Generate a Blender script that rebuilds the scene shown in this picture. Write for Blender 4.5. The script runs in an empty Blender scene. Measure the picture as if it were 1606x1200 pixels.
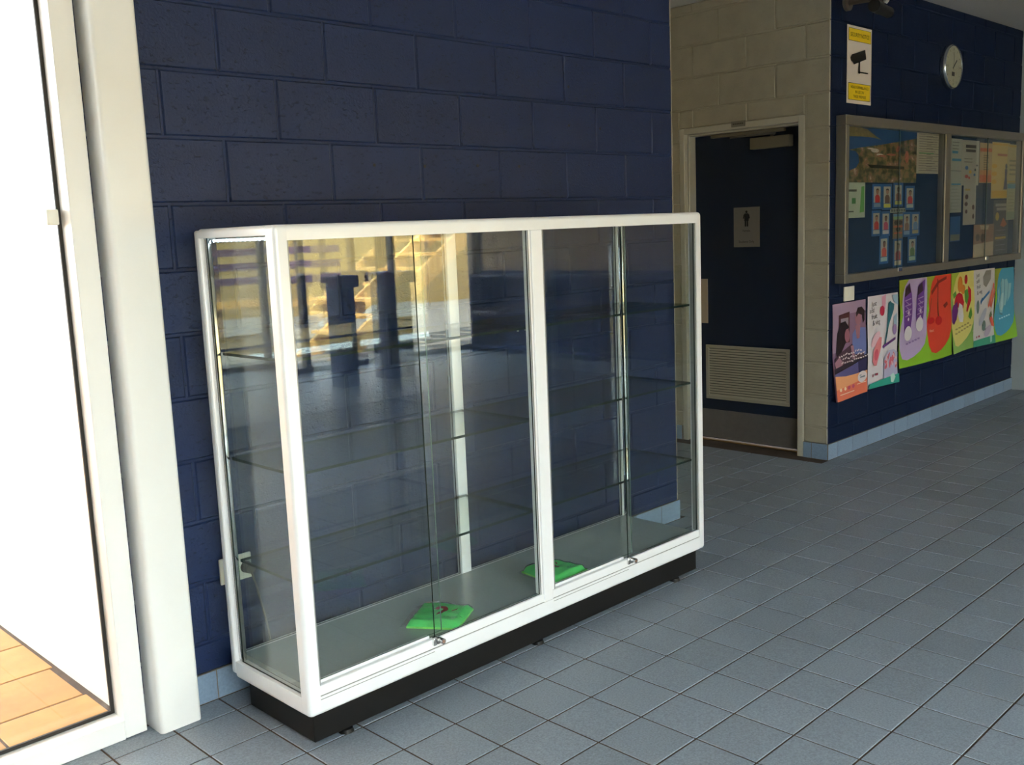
import bpy, bmesh, math, random
from mathutils import Vector, Matrix
random.seed(7)
SC = bpy.context.scene
COL = SC.collection

# ------------------------------------------------------------------ camera
CAMP = Vector((-1.623755, -2.902021, 1.483172))
YAW, PIT, ROL, FPX = 0.775636, -0.153333, -0.041081, 1557.396
_f = Vector((math.sin(YAW) * math.cos(PIT), math.cos(YAW) * math.cos(PIT), math.sin(PIT)))
_r = _f.cross(Vector((0, 0, 1))).normalized()
_u = _r.cross(_f)
CR = _r * math.cos(ROL) + _u * math.sin(ROL)
CU = _u * math.cos(ROL) - _r * math.sin(ROL)
cam = bpy.data.cameras.new('camera')
cam.sensor_fit = 'HORIZONTAL'; cam.sensor_width = 36.0; cam.lens = FPX * 36.0 / 1606.0
cam.clip_start = 0.02; cam.clip_end = 200
co = bpy.data.objects.new('camera', cam); COL.objects.link(co)
m = Matrix((CR, CU, -_f)).transposed().to_4x4(); m.translation = CAMP
co.matrix_world = m
SC.camera = co

def on(px, py, ax, v):
    """world point where the ray of a photo pixel meets the plane axis = v"""
    d = CR * ((px - 803) / FPX) - CU * ((py - 600) / FPX) + _f
    t = (v - CAMP[ax]) / d[ax]
    return CAMP + d * t
def proj(P):
    d = Vector(P) - CAMP
    z = d.dot(_f)
    if z < 0.05: return None
    return (803 + FPX * d.dot(CR) / z, 600 - FPX * d.dot(CU) / z)

# ------------------------------------------------------------------ world, sun, exposure
w = bpy.data.worlds.new('sky'); SC.world = w; w.use_nodes = True
nt = w.node_tree; nt.nodes.clear()
bg = nt.nodes.new('ShaderNodeBackground'); wo = nt.nodes.new('ShaderNodeOutputWorld')
bg.inputs[0].default_value = (0.80, 0.92, 1.0, 1); bg.inputs[1].default_value = 2.6
nt.links.new(bg.outputs[0], wo.inputs[0])
sun = bpy.data.lights.new('sun', 'SUN'); sun.energy = 9.0; sun.angle = math.radians(0.6); sun.color = (1.0, 0.94, 0.82)
so = bpy.data.objects.new('sun', sun); COL.objects.link(so)
so.rotation_euler = Vector((0.45, -0.35, -0.8)).to_track_quat('-Z', 'Y').to_euler()
so.location = (-6, 5, 9)
vs = SC.view_settings
vs.view_transform = 'Standard'; vs.look = 'None'; vs.gamma = 1.0; vs.use_curve_mapping = False
vs.exposure = 2.95
SC.cycles.use_denoising = True
SC.cycles.transparent_max_bounces = 40
SC.cycles.max_bounces = 9
SC.cycles.diffuse_bounces = 5

# ------------------------------------------------------------------ materials
def lin(h):
    if not isinstance(h, str): return tuple(h)
    h = h.lstrip('#'); o = []
    for i in (0, 2, 4):
        c = int(h[i:i + 2], 16) / 255
        o.append(c / 12.92 if c <= .04045 else ((c + .055) / 1.055) ** 2.4)
    return tuple(o)
MATS = {}
def mat(name, col, rough=0.5, metal=0.0, var=0.0, vscale=20.0, bump=0.0, bscale=60.0, spec=0.5, rnd=0.0, emit=0.0, stretch=None, coat=0.0):
    if name in MATS: return MATS[name]
    col = lin(col)
    M = bpy.data.materials.new(name); M.use_nodes = True
    n = M.node_tree.nodes; L = M.node_tree.links
    b = n['Principled BSDF']
    b.inputs['Base Color'].default_value = (*col, 1)
    b.inputs['Roughness'].default_value = rough; b.inputs['Metallic'].default_value = metal
    b.inputs['Specular IOR Level'].default_value = spec
    b.inputs['Coat Weight'].default_value = coat
    if emit:
        b.inputs['Emission Color'].default_value = (*col, 1); b.inputs['Emission Strength'].default_value = emit
    if var or bump:
        tc = n.new('ShaderNodeTexCoord'); mp = n.new('ShaderNodeMapping')
        L.new(tc.outputs['Object'], mp.inputs[0])
        if rnd or stretch is None:
            pass
        if stretch: mp.inputs['Scale'].default_value = stretch
        oi = n.new('ShaderNodeObjectInfo'); mv = n.new('ShaderNodeVectorMath'); mv.operation = 'SCALE'
        cx = n.new('ShaderNodeCombineXYZ')
        for k in range(3): L.new(oi.outputs['Random'], cx.inputs[k])
        L.new(cx.outputs[0], mv.inputs[0]); mv.inputs['Scale'].default_value = 37.0
        L.new(mv.outputs[0], mp.inputs['Location'])
    if var:
        t = n.new('ShaderNodeTexNoise'); t.inputs['Scale'].default_value = vscale; t.inputs['Detail'].default_value = 5; t.inputs['Roughness'].default_value = .65
        L.new(mp.outputs[0], t.inputs['Vector'])
        r = n.new('ShaderNodeMapRange'); r.inputs['From Min'].default_value = .28; r.inputs['From Max'].default_value = .72
        r.inputs['To Min'].default_value = 1 - var; r.inputs['To Max'].default_value = 1 + var
        L.new(t.outputs['Fac'], r.inputs[0])
        src = r.outputs[0]
        if rnd:
            rr = n.new('ShaderNodeMapRange'); rr.inputs['To Min'].default_value = 1 - rnd; rr.inputs['To Max'].default_value = 1 + rnd
            L.new(oi.outputs['Random'], rr.inputs[0])
            mu = n.new('ShaderNodeMath'); mu.operation = 'MULTIPLY'
            L.new(rr.outputs[0], mu.inputs[0]); L.new(src, mu.inputs[1]); src = mu.outputs[0]
        vm = n.new('ShaderNodeVectorMath'); vm.operation = 'SCALE'; vm.inputs[0].default_value = col
        L.new(src, vm.inputs['Scale']); L.new(vm.outputs[0], b.inputs['Base Color'])
    if bump:
        t = n.new('ShaderNodeTexNoise'); t.inputs['Scale'].default_value = bscale; t.inputs['Detail'].default_value = 6; t.inputs['Roughness'].default_value = .7
        L.new(mp.outputs[0], t.inputs['Vector'])
        bp = n.new('ShaderNodeBump'); bp.inputs['Strength'].default_value = bump; bp.inputs['Distance'].default_value = .004
        L.new(t.outputs['Fac'], bp.inputs['Height']); L.new(bp.outputs[0], b.inputs['Normal'])
    MATS[name] = M
    return M
def glass(name, tint, f0=0.043, rough=0.0):
    M = bpy.data.materials.new(name); M.use_nodes = True
    n = M.node_tree.nodes; L = M.node_tree.links; n.clear()
    out = n.new('ShaderNodeOutputMaterial'); mx = n.new('ShaderNodeMixShader')
    tr = n.new('ShaderNodeBsdfTransparent'); gl = n.new('ShaderNodeBsdfGlossy')
    tr.inputs[0].default_value = (*tint, 1); gl.inputs['Roughness'].default_value = rough
    lw = n.new('ShaderNodeLayerWeight'); lw.inputs[0].default_value = .5
    pw = n.new('ShaderNodeMath'); pw.operation = 'POWER'; pw.inputs[1].default_value = 5
    ma = n.new('ShaderNodeMath'); ma.operation = 'MULTIPLY_ADD'; ma.inputs[1].default_value = 1 - f0; ma.inputs[2].default_value = f0
    L.new(lw.outputs['Facing'], pw.inputs[0]); L.new(pw.outputs[0], ma.inputs[0]); L.new(ma.outputs[0], mx.inputs[0])
    L.new(tr.outputs[0], mx.inputs[1]); L.new(gl.outputs[0], mx.inputs[2]); L.new(mx.outputs[0], out.inputs[0])
    MATS[name] = M
    return M
def blocky(name, col, dark, rough, rnd, pit=0.35, spec=.5):
    """painted concrete block: grain, pits, slight differences between blocks"""
    M = bpy.data.materials.new(name); M.use_nodes = True
    n = M.node_tree.nodes; L = M.node_tree.links; b = n['Principled BSDF']
    tc = n.new('ShaderNodeTexCoord'); oi = n.new('ShaderNodeObjectInfo')
    cx = n.new('ShaderNodeCombineXYZ'); ml = n.new('ShaderNodeMath'); ml.operation = 'MULTIPLY'; ml.inputs[1].default_value = 53
    L.new(oi.outputs['Random'], ml.inputs[0])
    for k in range(3): L.new(ml.outputs[0], cx.inputs[k])
    ad = n.new('ShaderNodeVectorMath'); ad.operation = 'ADD'; L.new(tc.outputs['Object'], ad.inputs[0]); L.new(cx.outputs[0], ad.inputs[1])
    mp = n.new('ShaderNodeMapping'); mp.inputs['Scale'].default_value = (.55, .55, 1); L.new(ad.outputs[0], mp.inputs[0])
    t = n.new('ShaderNodeTexNoise'); t.inputs['Scale'].default_value = 95; t.inputs['Detail'].default_value = 3; L.new(mp.outputs[0], t.inputs['Vector'])
    pr = n.new('ShaderNodeMapRange'); pr.inputs['From Min'].default_value = .60; pr.inputs['From Max'].default_value = .72; L.new(t.outputs['Fac'], pr.inputs[0])
    t2 = n.new('ShaderNodeTexNoise'); t2.inputs['Scale'].default_value = 9; t2.inputs['Detail'].default_value = 4; L.new(ad.outputs[0], t2.inputs['Vector'])
    r2 = n.new('ShaderNodeMapRange'); r2.inputs['To Min'].default_value = .82; r2.inputs['To Max'].default_value = 1.18; L.new(t2.outputs['Fac'], r2.inputs[0])
    rr = n.new('ShaderNodeMapRange'); rr.inputs['To Min'].default_value = 1 - rnd; rr.inputs['To Max'].default_value = 1 + rnd; L.new(oi.outputs['Random'], rr.inputs[0])
    mu = n.new('ShaderNodeMath'); mu.operation = 'MULTIPLY'; L.new(r2.outputs[0], mu.inputs[0]); L.new(rr.outputs[0], mu.inputs[1])
    vm = n.new('ShaderNodeVectorMath'); vm.operation = 'SCALE'; vm.inputs[0].default_value = lin(col); L.new(mu.outputs[0], vm.inputs['Scale'])
    mx = n.new('ShaderNodeMix'); mx.data_type = 'RGBA'; fm = n.new('ShaderNodeMath'); fm.operation = 'MULTIPLY'; fm.inputs[1].default_value = pit
    L.new(pr.outputs[0], fm.inputs[0]); L.new(fm.outputs[0], mx.inputs['Factor'])
    L.new(vm.outputs[0], mx.inputs['A']); mx.inputs['B'].default_value = (*lin(dark), 1)
    L.new(mx.outputs['Result'], b.inputs['Base Color'])
    b.inputs['Roughness'].default_value = rough; b.inputs['Specular IOR Level'].default_value = spec
    t3 = n.new('ShaderNodeTexNoise'); t3.inputs['Scale'].default_value = 130; t3.inputs['Detail'].default_value = 6; L.new(ad.outputs[0], t3.inputs['Vector'])
    sb = n.new('ShaderNodeMath'); sb.operation = 'SUBTRACT'; L.new(t3.outputs['Fac'], sb.inputs[0]); L.new(pr.outputs[0], sb.inputs[1])
    bp = n.new('ShaderNodeBump'); bp.inputs['Strength'].default_value = .45; bp.inputs['Distance'].default_value = .003
    L.new(sb.outputs[0], bp.inputs['Height']); L.new(bp.outputs[0], b.inputs['Normal'])
    MATS[name] = M
    return M

BLUE = blocky('blue_painted_block', (0.0112, 0.0245, 0.080), (0.0045, 0.009, 0.031), .45, .05, .6, .32)
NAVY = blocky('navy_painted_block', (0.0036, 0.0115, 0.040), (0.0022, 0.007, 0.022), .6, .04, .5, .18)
CREAM = blocky('cream_painted_block', (0.39, 0.35, 0.262), (0.31, 0.275, 0.205), .55, .02, .25)
PALE = mat('pale_grey_wall_paint', (0.40, 0.43, 0.43), .6, var=.05, vscale=3, bump=.1)
CEILM = mat('ceiling_paint', (0.55, 0.53, 0.50), .8, var=.04, vscale=2)
TILE = mat('floor_tile_glaze', (0.240, 0.272, 0.310), .42, var=.34, vscale=170, bump=.12, bscale=180, rnd=.07)
GROUT = mat('floor_grout', (0.075, 0.046, 0.030), .95, var=.3, vscale=14)
SKIRT = mat('skirting_tile_glaze', (0.21, 0.29, 0.40), .35, var=.15, vscale=120, rnd=.06)
SKGR = mat('skirting_grout', (0.20, 0.17, 0.14), .9, var=.2, vscale=20)
WPAINT = mat('white_gloss_paint', (0.85, 0.84, 0.82), .35, var=.02, vscale=5)
ALU = mat('white_satin_aluminium', (0.85, 0.85, 0.86), .33, metal=.1, var=.02, vscale=8)
ALUG = mat('brushed_grey_aluminium', (0.27, 0.25, 0.21), .4, metal=.55, var=.04, vscale=30)
ALUD = mat('shadow_line_grey', (0.30, 0.30, 0.29), .45, metal=.4)
CHROME = mat('chrome', (0.75, 0.75, 0.74), .16, metal=1.0)
BLACK = mat('black_laminate', (0.0045, 0.0043, 0.0045), .5, var=.2, vscale=40, spec=.25)
RUBBER = mat('black_rubber', (0.02, 0.016, 0.014), .7)
LAM = mat('grey_laminate', (0.31, 0.345, 0.335), .28, var=.05, vscale=90)
GLASS = glass('clear_glass', (0.965, 0.985, 0.975))
GLASSG = glass('green_tinted_glass', (0.945, 0.985, 0.965))
GLASSN = glass('noticeboard_glass', (.97, .985, .98), .032)
GEDGE = mat('green_glass_edge', (0.006, 0.020, 0.015), .35, spec=.2)
GEDGEL = mat('pale_green_glass_edge', (0.16, 0.24, 0.21), .2)
PLASTIC = mat('white_plastic', (0.80, 0.78, 0.70), .35)
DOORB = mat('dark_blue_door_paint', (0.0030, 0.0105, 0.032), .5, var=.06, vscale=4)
STEEL = mat('dull_steel', (0.17, 0.155, 0.14), .42, metal=.35, var=.08, vscale=25)
BRASS = mat('brass_strip', (0.40, 0.20, 0.05), .4, metal=.6)
WOOD = mat('golden_timber', (0.62, 0.38, 0.12), .5, var=.25, vscale=9, stretch=(1, 8, 8))
BROWN = mat('brown_timber_panel', (0.30, 0.20, 0.10), .5, var=.2, vscale=6, stretch=(1, 8, 1))
def flat(h, rough=.55):
    return mat('print_' + (h if isinstance(h, str) else '_'.join('%d' % (c * 255) for c in h)), h, rough)

# ------------------------------------------------------------------ mesh helpers
ORG = {}
def link(name, me, origin, parent=None):
    o = bpy.data.objects.new(name, me); COL.objects.link(o)
    origin = Vector(origin); ORG[o.name] = origin
    if parent: o.parent = parent; o.location = origin - ORG[parent.name]
    else: o.location = origin
    return o
def tag(o, label, cat, group=None):
    o['label'] = label; o['category'] = cat
    if group: o['group'] = group
    return o
def struct(o): o['kind'] = 'structure'; return o
def empty(name, origin, label=None, cat=None, group=None):
    o = link(name, None, origin); o.empty_display_size = .05
    if label: tag(o, label, cat, group)
    return o
def mk(name, verts, faces, mats, parent=None, origin=None, smooth=False, fm=None):
    vs_ = [Vector(v) for v in verts]
    if origin is None:
        lo = [min(v[k] for v in vs_) for k in range(3)]; hi = [max(v[k] for v in vs_) for k in range(3)]
        origin = Vector(((lo[0] + hi[0]) / 2, (lo[1] + hi[1]) / 2, lo[2]))
    origin = Vector(origin)
    me = bpy.data.meshes.new(name)
    me.from_pydata([v - origin for v in vs_], [], faces)
    for M in (mats if isinstance(mats, (list, tuple)) else [mats]): me.materials.append(M)
    if fm:
        for p_, i in zip(me.polygons, fm): p_.material_index = i
    if smooth:
        for p_ in me.polygons: p_.use_smooth = True
    me.update()
    return link(name, me, origin, parent)
def bm_out(name, bm, mats, parent=None, origin=None, smooth=False):
    bm.verts.index_update()
    v = [x.co.copy() for x in bm.verts]; f = [[q.index for q in p_.verts] for p_ in bm.faces]; fm = [p_.material_index for p_ in bm.faces]
    bm.free()
    o = mk(name, v, f, mats, parent, origin, False, fm)
    if smooth:
        for p_ in o.data.polygons: p_.use_smooth = True
        try: o.data.set_sharp_from_angle(angle=math.radians(40))
        except Exception: pass
    return o
def bm_box(bm, x0, x1, y0, y1, z0, z1, bev=0, seg=2, sel=None, mi=0):
    r = bmesh.ops.create_cube(bm, size=1)
    vv = r['verts']
    for v in vv:
        v.co = Vector((x0 if v.co.x < 0 else x1, y0 if v.co.y < 0 else y1, z0 if v.co.z < 0 else z1))
    ff = set(f for v in vv for f in v.link_faces)
    for f in ff: f.material_index = mi
    if bev:
        ee = set(e for v in vv for e in v.link_edges)
        if sel: ee = [e for e in ee if sel((e.verts[0].co + e.verts[1].co) / 2)]
        bmesh.ops.bevel(bm, geom=list(ee), offset=bev, segments=seg, affect='EDGES', profile=.5)
def box(name, x0, x1, y0, y1, z0, z1, M, parent=None, bev=0, seg=2, sel=None, origin=None):
    bm = bmesh.new(); bm_box(bm, min(x0, x1), max(x0, x1), min(y0, y1), max(y0, y1), min(z0, z1), max(z0, z1), bev, seg, sel)
    return bm_out(name, bm, M, parent, origin, smooth=bev > 0 and seg > 1)
def bm_cyl(bm, a, b, r, n=16, r2=None, mi=0):
    a = Vector(a); b = Vector(b); d = (b - a)
    q = d.to_track_quat('Z', 'Y')
    ra = []; rb = []
    r2 = r if r2 is None else r2
    for i in range(n):
        t = 2 * math.pi * i / n; c = Vector((math.cos(t), math.sin(t), 0))
        ra.append(bm.verts.new(a + q @ (c * r))); rb.append(bm.verts.new(b + q @ (c * r2)))
    fs = [bm.faces.new((ra[i], ra[(i + 1) % n], rb[(i + 1) % n], rb[i])) for i in range(n)]
    fs += [bm.faces.new(ra[::-1]), bm.faces.new(rb)]
    for f in fs: f.material_index = mi
def cyl(name, a, b, r, M, parent=None, n=20, r2=None):
    bm = bmesh.new(); bm_cyl(bm, a, b, r, n, r2)
    return bm_out(name, bm, M, parent, smooth=True)
def tube(name, pts, r, M, parent=None, n=8):
    bm = bmesh.new(); pts = [Vector(p_) for p_ in pts]; rings = []
    for i, p_ in enumerate(pts):
        d = (pts[min(i + 1, len(pts) - 1)] - pts[max(i - 1, 0)]).normalized(); q = d.to_track_quat('Z', 'Y')
        rings.append([bm.verts.new(p_ + q @ Vector((math.cos(2 * math.pi * k / n) * r, math.sin(2 * math.pi * k / n) * r, 0))) for k in range(n)])
    for a, b in zip(rings, rings[1:]):
        for k in range(n): bm.faces.new((a[k], a[(k + 1) % n], b[(k + 1) % n], b[k]))
    bm.faces.new(rings[0][::-1]); bm.faces.new(rings[-1])
    return bm_out(name, bm, M, parent, smooth=True)
def pane(name, x0, x1, y0, y1, z0, z1, parent, G=None, E=None):
    """glass sheet: clear on its two large faces, green on its edges"""
    G = G or GLASS; E = E or GEDGE
    bm = bmesh.new(); bm_box(bm, x0, x1, y0, y1, z0, z1)
    d = (x1 - x0, y1 - y0, z1 - z0); ax = d.index(min(d))
    bm.normal_update()
    for f in bm.faces: f.material_index = 0 if abs(f.normal[ax]) > .5 else 1
    return bm_out(name, bm, [G, E], parent)

# ------------------------------------------------------------------ structure: floor with tiles
CEIL = 2.86
P = 0.2004; TX0 = 0.0093; TY0 = -0.7247
XL, XR, YF, YN = -5.0, 7.02, -7.6, -4.7
fb = bmesh.new(); bm_box(fb, XL - .2, .65, YN - .05, 1.6, -.12, -.0025); bm_box(fb, .65, XR + .2, YF - .1, 1.6, -.12, -.0025)
floor = struct(bm_out('floor', fb, GROUT, None, (0, 0, 0)))
G_ = .0066
def tile_geo(w, d, h=.010):
    b = .0012; a = w / 2; c = d / 2
    v = [(-a, -c, -h), (a, -c, -h), (a, c, -h), (-a, c, -h), (-a, -c, -b), (a, -c, -b), (a, c, -b), (-a, c, -b),
         (-a + b, -c + b, 0), (a - b, -c + b, 0), (a - b, c - b, 0), (-a + b, c - b, 0)]
    f = [(0, 1, 5, 4), (1, 2, 6, 5), (2, 3, 7, 6), (3, 0, 4, 7), (4, 5, 9, 8), (5, 6, 10, 9), (6, 7, 11, 10), (7, 4, 8, 11), (8, 9, 10, 11)]
    return v, f
tv, tf = tile_geo(P - G_, P - G_)
tile_me = bpy.data.meshes.new('floor_tile'); tile_me.from_pydata(tv, [], tf); tile_me.materials.append(TILE)
cells = []
def clear_of_walls(x, y):
    if y + P / 2 > .06:                                   # beyond the wall line: only in the recess
        return 2.36 < x < 3.91 and y < 1.5
    return XL < x < XR - .05 and YF < y and not (x < .75 and y < YN)
def in_cabinet(x, y): return -.19 < x < 1.75 and -.5 < y < -.08
for i in range(-26, 36):
    for j in range(-36, 12):
        x = TX0 + P * (i + .5); y = TY0 + P * (j + .5)
        if not clear_of_walls(x, y): continue
        q = [proj((x + sx * .09, y + sy * .09, 0)) for sx, sy in ((-1, -1), (1, -1), (1, 1), (-1, 1))]
        A = 0
        if all(q):
            cxp = sum(a[0] for a in q) / 4; cyp = sum(a[1] for a in q) / 4
            if -40 < cxp < 1646 and -40 < cyp < 1240 and not (in_cabinet(x, y)) and not (cxp < 1095 and cyp < 0.0):
                A = abs(sum(q[k][0] * q[(k + 1) % 4][1] - q[(k + 1) % 4][0] * q[k][1] for k in range(4))) / 2
                hidden = y > -.1 and x < 2.3
                if hidden: A = 0
        cells.append((A, x, y))
cells.sort(reverse=True)
rv, rf = [], []
for k, (A, x, y) in enumerate(cells):
    dz = random.uniform(-.0004, .0004)
    if k < 255 and A > 60:
        o = bpy.data.objects.new('floor_tile', tile_me); COL.objects.link(o); o.parent = floor; o.location = (x, y, dz)
        o.rotation_euler = (random.uniform(-.002, .002), random.uniform(-.002, .002), 0)
    else:
        b0 = len(rv); rv += [(v[0] + x, v[1] + y, v[2] + dz) for v in tv]; rf += [tuple(q + b0 for q in f) for f in tf]
# cut tiles of the row that runs into the wall
yc0 = TY0 + 3 * P; yc1 = -.0095
cv, cf = tile_geo(P - G_, yc1 - yc0 - G_ / 2)
cut_me = bpy.data.meshes.new('cut_floor_tile'); cut_me.from_pydata(cv, [], cf); cut_me.materials.append(TILE)
for i in range(-25, 35):
    x = TX0 + P * (i + .5); yy = (yc0 + G_ / 2 + yc1) / 2
    if 2.40 < x < 3.86 or not XL < x < XR - .05: continue
    o = bpy.data.objects.new('floor_tile', cut_me); COL.objects.link(o); o.parent = floor; o.location = (x, yy, 0)
o = mk('floor_tiling', rv, rf, TILE, floor, origin=(0, 0, 0)); o['kind'] = 'stuff'

# ------------------------------------------------------------------ block walls
BLK = {}
def block_mesh(length, h, M, key):
    k = (round(length, 3), round(h, 3), key)
    if k in BLK: return BLK[k]
    a = length / 2; c = .0045; d = .012
    v = [(-a, d, 0), (a, d, 0), (a, d, h), (-a, d, h), (-a, c, 0), (a, c, 0), (a, c, h), (-a, c, h),
         (-a + c, 0, c), (a - c, 0, c), (a - c, 0, h - c), (-a + c, 0, h - c)]
    f = [(0, 1, 5, 4), (1, 2, 6, 5), (2, 3, 7, 6), (3, 0, 4, 7), (4, 5, 9, 8), (5, 6, 10, 9), (6, 7, 11, 10), (7, 4, 8, 11), (8, 9, 10, 11)]
    me = bpy.data.meshes.new('block'); me.from_pydata(v, [], f); me.materials.append(M); BLK[k] = me
    return me
def lay(parent, a0, a1, z0, z1, phase, M, key, place, holes=()):
    """courses of 400 x 200 blocks between a0 and a1; place(a, z) -> (location, rotation)"""
    k = int(math.floor(z0 / .2 + 1e-6))
    while k * .2 < z1 - 1e-6:
        lo = max(z0, k * .2); hi = min(z1, k * .2 + .2)
        ph = phase[k % 2]
        n = math.floor((a0 - ph) / .4)
        while ph + n * .4 < a1:
            segs = [(max(a0, ph + n * .4), min(a1, ph + n * .4 + .4), lo, hi)]
            for (h0, h1, hz0, hz1) in holes:
                new = []
                for (s0, s1, q0, q1) in segs:
                    if s1 <= h0 or s0 >= h1 or q1 <= hz0 or q0 >= hz1: new.append((s0, s1, q0, q1)); continue
                    if s0 < h0: new.append((s0, h0, q0, q1))
                    if s1 > h1: new.append((h1, s1, q0, q1))
                    if q1 > hz1: new.append((max(s0, h0), min(s1, h1), hz1, q1))
                segs = new
            for (s0, s1, q0, q1) in segs:
                if s1 - s0 < .02 or q1 - q0 < .02: continue
                e = .0042
                me = block_mesh(s1 - s0 - 2 * e, q1 - q0 - 2 * e, M, key)
                o = bpy.data.objects.new('block', me); COL.objects.link(o); o.parent = parent
                loc, rz = place((s0 + s1) / 2, q0 + e)
                jx = random.uniform(-.0012, .0012)
                o.location = Vector(loc) + (Vector((0, jx, 0)) if rz == 0 else Vector((jx, 0, 0))); o.rotation_euler = (0, 0, rz)
            n += 1
        k += 1
XE = 2.362      # end of the long blue wall
XW = 3.91       # face of the cream wall
SKH = .100
wall_back = struct(box('wall_back', -.46, XE - .004, .0055, .19, 0, CEIL, BLUE, origin=(0, 0, 0)))
lay(wall_back, -.45, XE, SKH - .005, CEIL, (0.0, .2), BLUE, 'b', lambda a, z: ((a, 0, z), 0))
wall_end = struct(box('wall_back_end', XE - .004, XE, .001, .19, SKH, CEIL, CREAM, origin=(XE, .1, 0)))
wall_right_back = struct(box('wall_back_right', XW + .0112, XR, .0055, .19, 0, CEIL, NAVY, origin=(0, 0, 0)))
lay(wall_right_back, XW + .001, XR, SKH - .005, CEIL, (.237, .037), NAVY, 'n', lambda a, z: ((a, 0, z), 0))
# cream side wall of the recess with the door opening
DY0, DY1, DZ1 = .165, 1.068, 2.083
wm = bmesh.new()
for (a0, a1, b0, b1) in ((.0112, DY0, 0, CEIL), (DY1, 1.5, 0, CEIL), (DY0, DY1, DZ1, CEIL)):
    bm_box(wm, XW + .0055, XW + .19, a0, a1, b0, b1)
wall_door = struct(bm_out('wall_recess_right', wm, CREAM, None, (XW, .7, 0)))
_o = ORG[wall_door.name]
lay(wall_door, .001, 1.5, SKH - .005, CEIL, (.16, .36), CREAM, 'c', lambda a, z: (Vector((XW, a, z)) - _o, -math.pi / 2), holes=((DY0, DY1, -1, DZ1),))
struct(box('wall_recess_back', XE, XW + .2, 1.5, 1.6, 0, CEIL, CREAM))
struct(box('wall_recess_left', XE - .18, XE, .19, 1.5, 0, CEIL, CREAM))
struct(box('wall_right', XR, XR + .2, YF, -.42, 0, CEIL, BLUE))
struct(box('wall_right_pier', XR, XR + .2, -.42, .19, 0, CEIL, PALE))
struct(box('wall_left', XL - .2, XL, YN, .19, 0, CEIL, PALE))
struct(box('wall_back_left', XL, -2.75, 0, .19, 0, CEIL, PALE))
fb = bmesh.new(); bm_box(fb, XL - .2, .65, YN - .1, 1.6, CEIL, CEIL + .2); bm_box(fb, .65, XR + .2, YF - .2, 1.6, CEIL, CEIL + .2)
struct(bm_out('ceiling', fb, CEILM, None, (1, -3, CEIL)))
struct(box('eave_sun_blocker', XL - .2, -.45, 1.6, 3.6, CEIL, CEIL + .2, CEILM))  # added unseen roof that keeps sun off the window and the ground outside
# screw holes left in the blue paint
for (px, py) in ((587, 259), (666, 261), (749, 260), (814, 261), (891, 136), (892, 197), (941, 202)):
    q = on(px, py, 1, 0)
    cyl('screw_hole', (q.x, .004, q.z), (q.x, -.0012, q.z), .006, RUBBER, wall_back, n=8)

# skirting tiles
def skirting(name, a0, a1, place, off):
    lo, rz = place(0)
    base = struct(empty(name, (0, 0, 0)))
    ka = math.floor((a0 - off) / P)
    while off + ka * P < a1:
        s0 = max(a0, off + ka * P); s1 = min(a1, off + ka * P + P); ka += 1
        if s1 - s0 < .015: continue
        l = s1 - s0 - .004
        v, f = tile_geo(l, SKH - .004, .0085)
        # turn the slab upright: its face looks towards -Y
        key = ('sk', round(l, 3))
        if key not in BLK:
            me = bpy.data.meshes.new('skirting_tile'); me.from_pydata([(a, -.0085 - c, b + SKH / 2) for a, b, c in v], [], f); me.materials.append(SKIRT); BLK[key] = me
        o = bpy.data.objects.new('skirting_tile', BLK[key]); COL.objects.link(o); o.parent = base
        loc, rz = place((s0 + s1) / 2); o.location = loc; o.rotation_euler = (0, 0, rz)
    if rz == 0: g = box('skirting_grout', a0, a1, -.0065, .004, 0, SKH - .001, SKGR, base)
    else: g = box('skirting_grout', lo[0] - .0065, lo[0] + .004, a0, a1, 0, SKH - .001, SKGR, base)
    return base
skirting('baseboard_back', -.30, XE + .008, lambda a: ((a, 0, 0), 0), TX0)
skirting('baseboard_back_right', XW - .008, XR, lambda a: ((a, 0, 0), 0), TX0)
skirting('baseboard_recess_right', -.003, DY0 - .002, lambda a: ((XW, a, 0), -math.pi / 2), TY0 + .03)
skirting('baseboard_recess_left', DY1 + .002, 1.49, lambda a: ((XW, a, 0), -math.pi / 2), TY0)

# ------------------------------------------------------------------ left: post, glazed screen, place outside
post = struct(box('trim_1', -.431, -.297, -.100, .02, .002, CEIL - .001, WPAINT, bev=.014, seg=4, sel=lambda c: abs(c.z - CEIL / 2) < .5))
w1 = struct(empty('window_1', (-.48, 0, 0)))
WT = 2.45; WX0 = -2.74
def frame_bar(name, *a): return box(name, *a, WPAINT, w1, bev=.002, seg=1)
frame_bar('window_stile', -.516, -.449, -.040, .055, .004, WT)
frame_bar('window_stile', WX0, WX0 + .065, -.040, .055, .004, WT)
frame_bar('window_stile', -1.68, -1.61, -.040, .055, .064, WT - .06)
frame_bar('window_sill', WX0 + .065, -.516, -.040, .055, .001, .064)
frame_bar('window_head', WX0 + .065, -.516, -.040, .055, WT - .06, WT)
for (a, b) in ((-1.61, -.516), (WX0 + .065, -1.68)):
    pane('window_pane', a, b, .036, .042, .064, WT - .06, w1, E=RUBBER)
    for nm, q in (('gasket', (b - .011, b - .0005, .028, .036, .0645, WT - .061)), ('gasket', (a + .0005, a + .011, .028, .036, .0645, WT - .061)),
                  ('gasket', (a + .011, b - .011, .028, .036, .0645, .0755)), ('gasket', (a + .011, b - .011, .028, .036, WT - .072, WT - .061))):
        box(nm, *q, RUBBER, w1)
q = on(80, 341, 1, .026)
box('window_catch', -.560, -.5265, .014, .0355, q.z - .022, q.z + .022, PLASTIC, w1, bev=.004)
struct(box('wall_above_window', -2.75, -.431, 0, .19, WT, CEIL, WPAINT))
struct(box('wall_outside', -.455, -.431, .19, 9, -.1, 3.4, WPAINT, origin=(-.45, 3, 0)))
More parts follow.
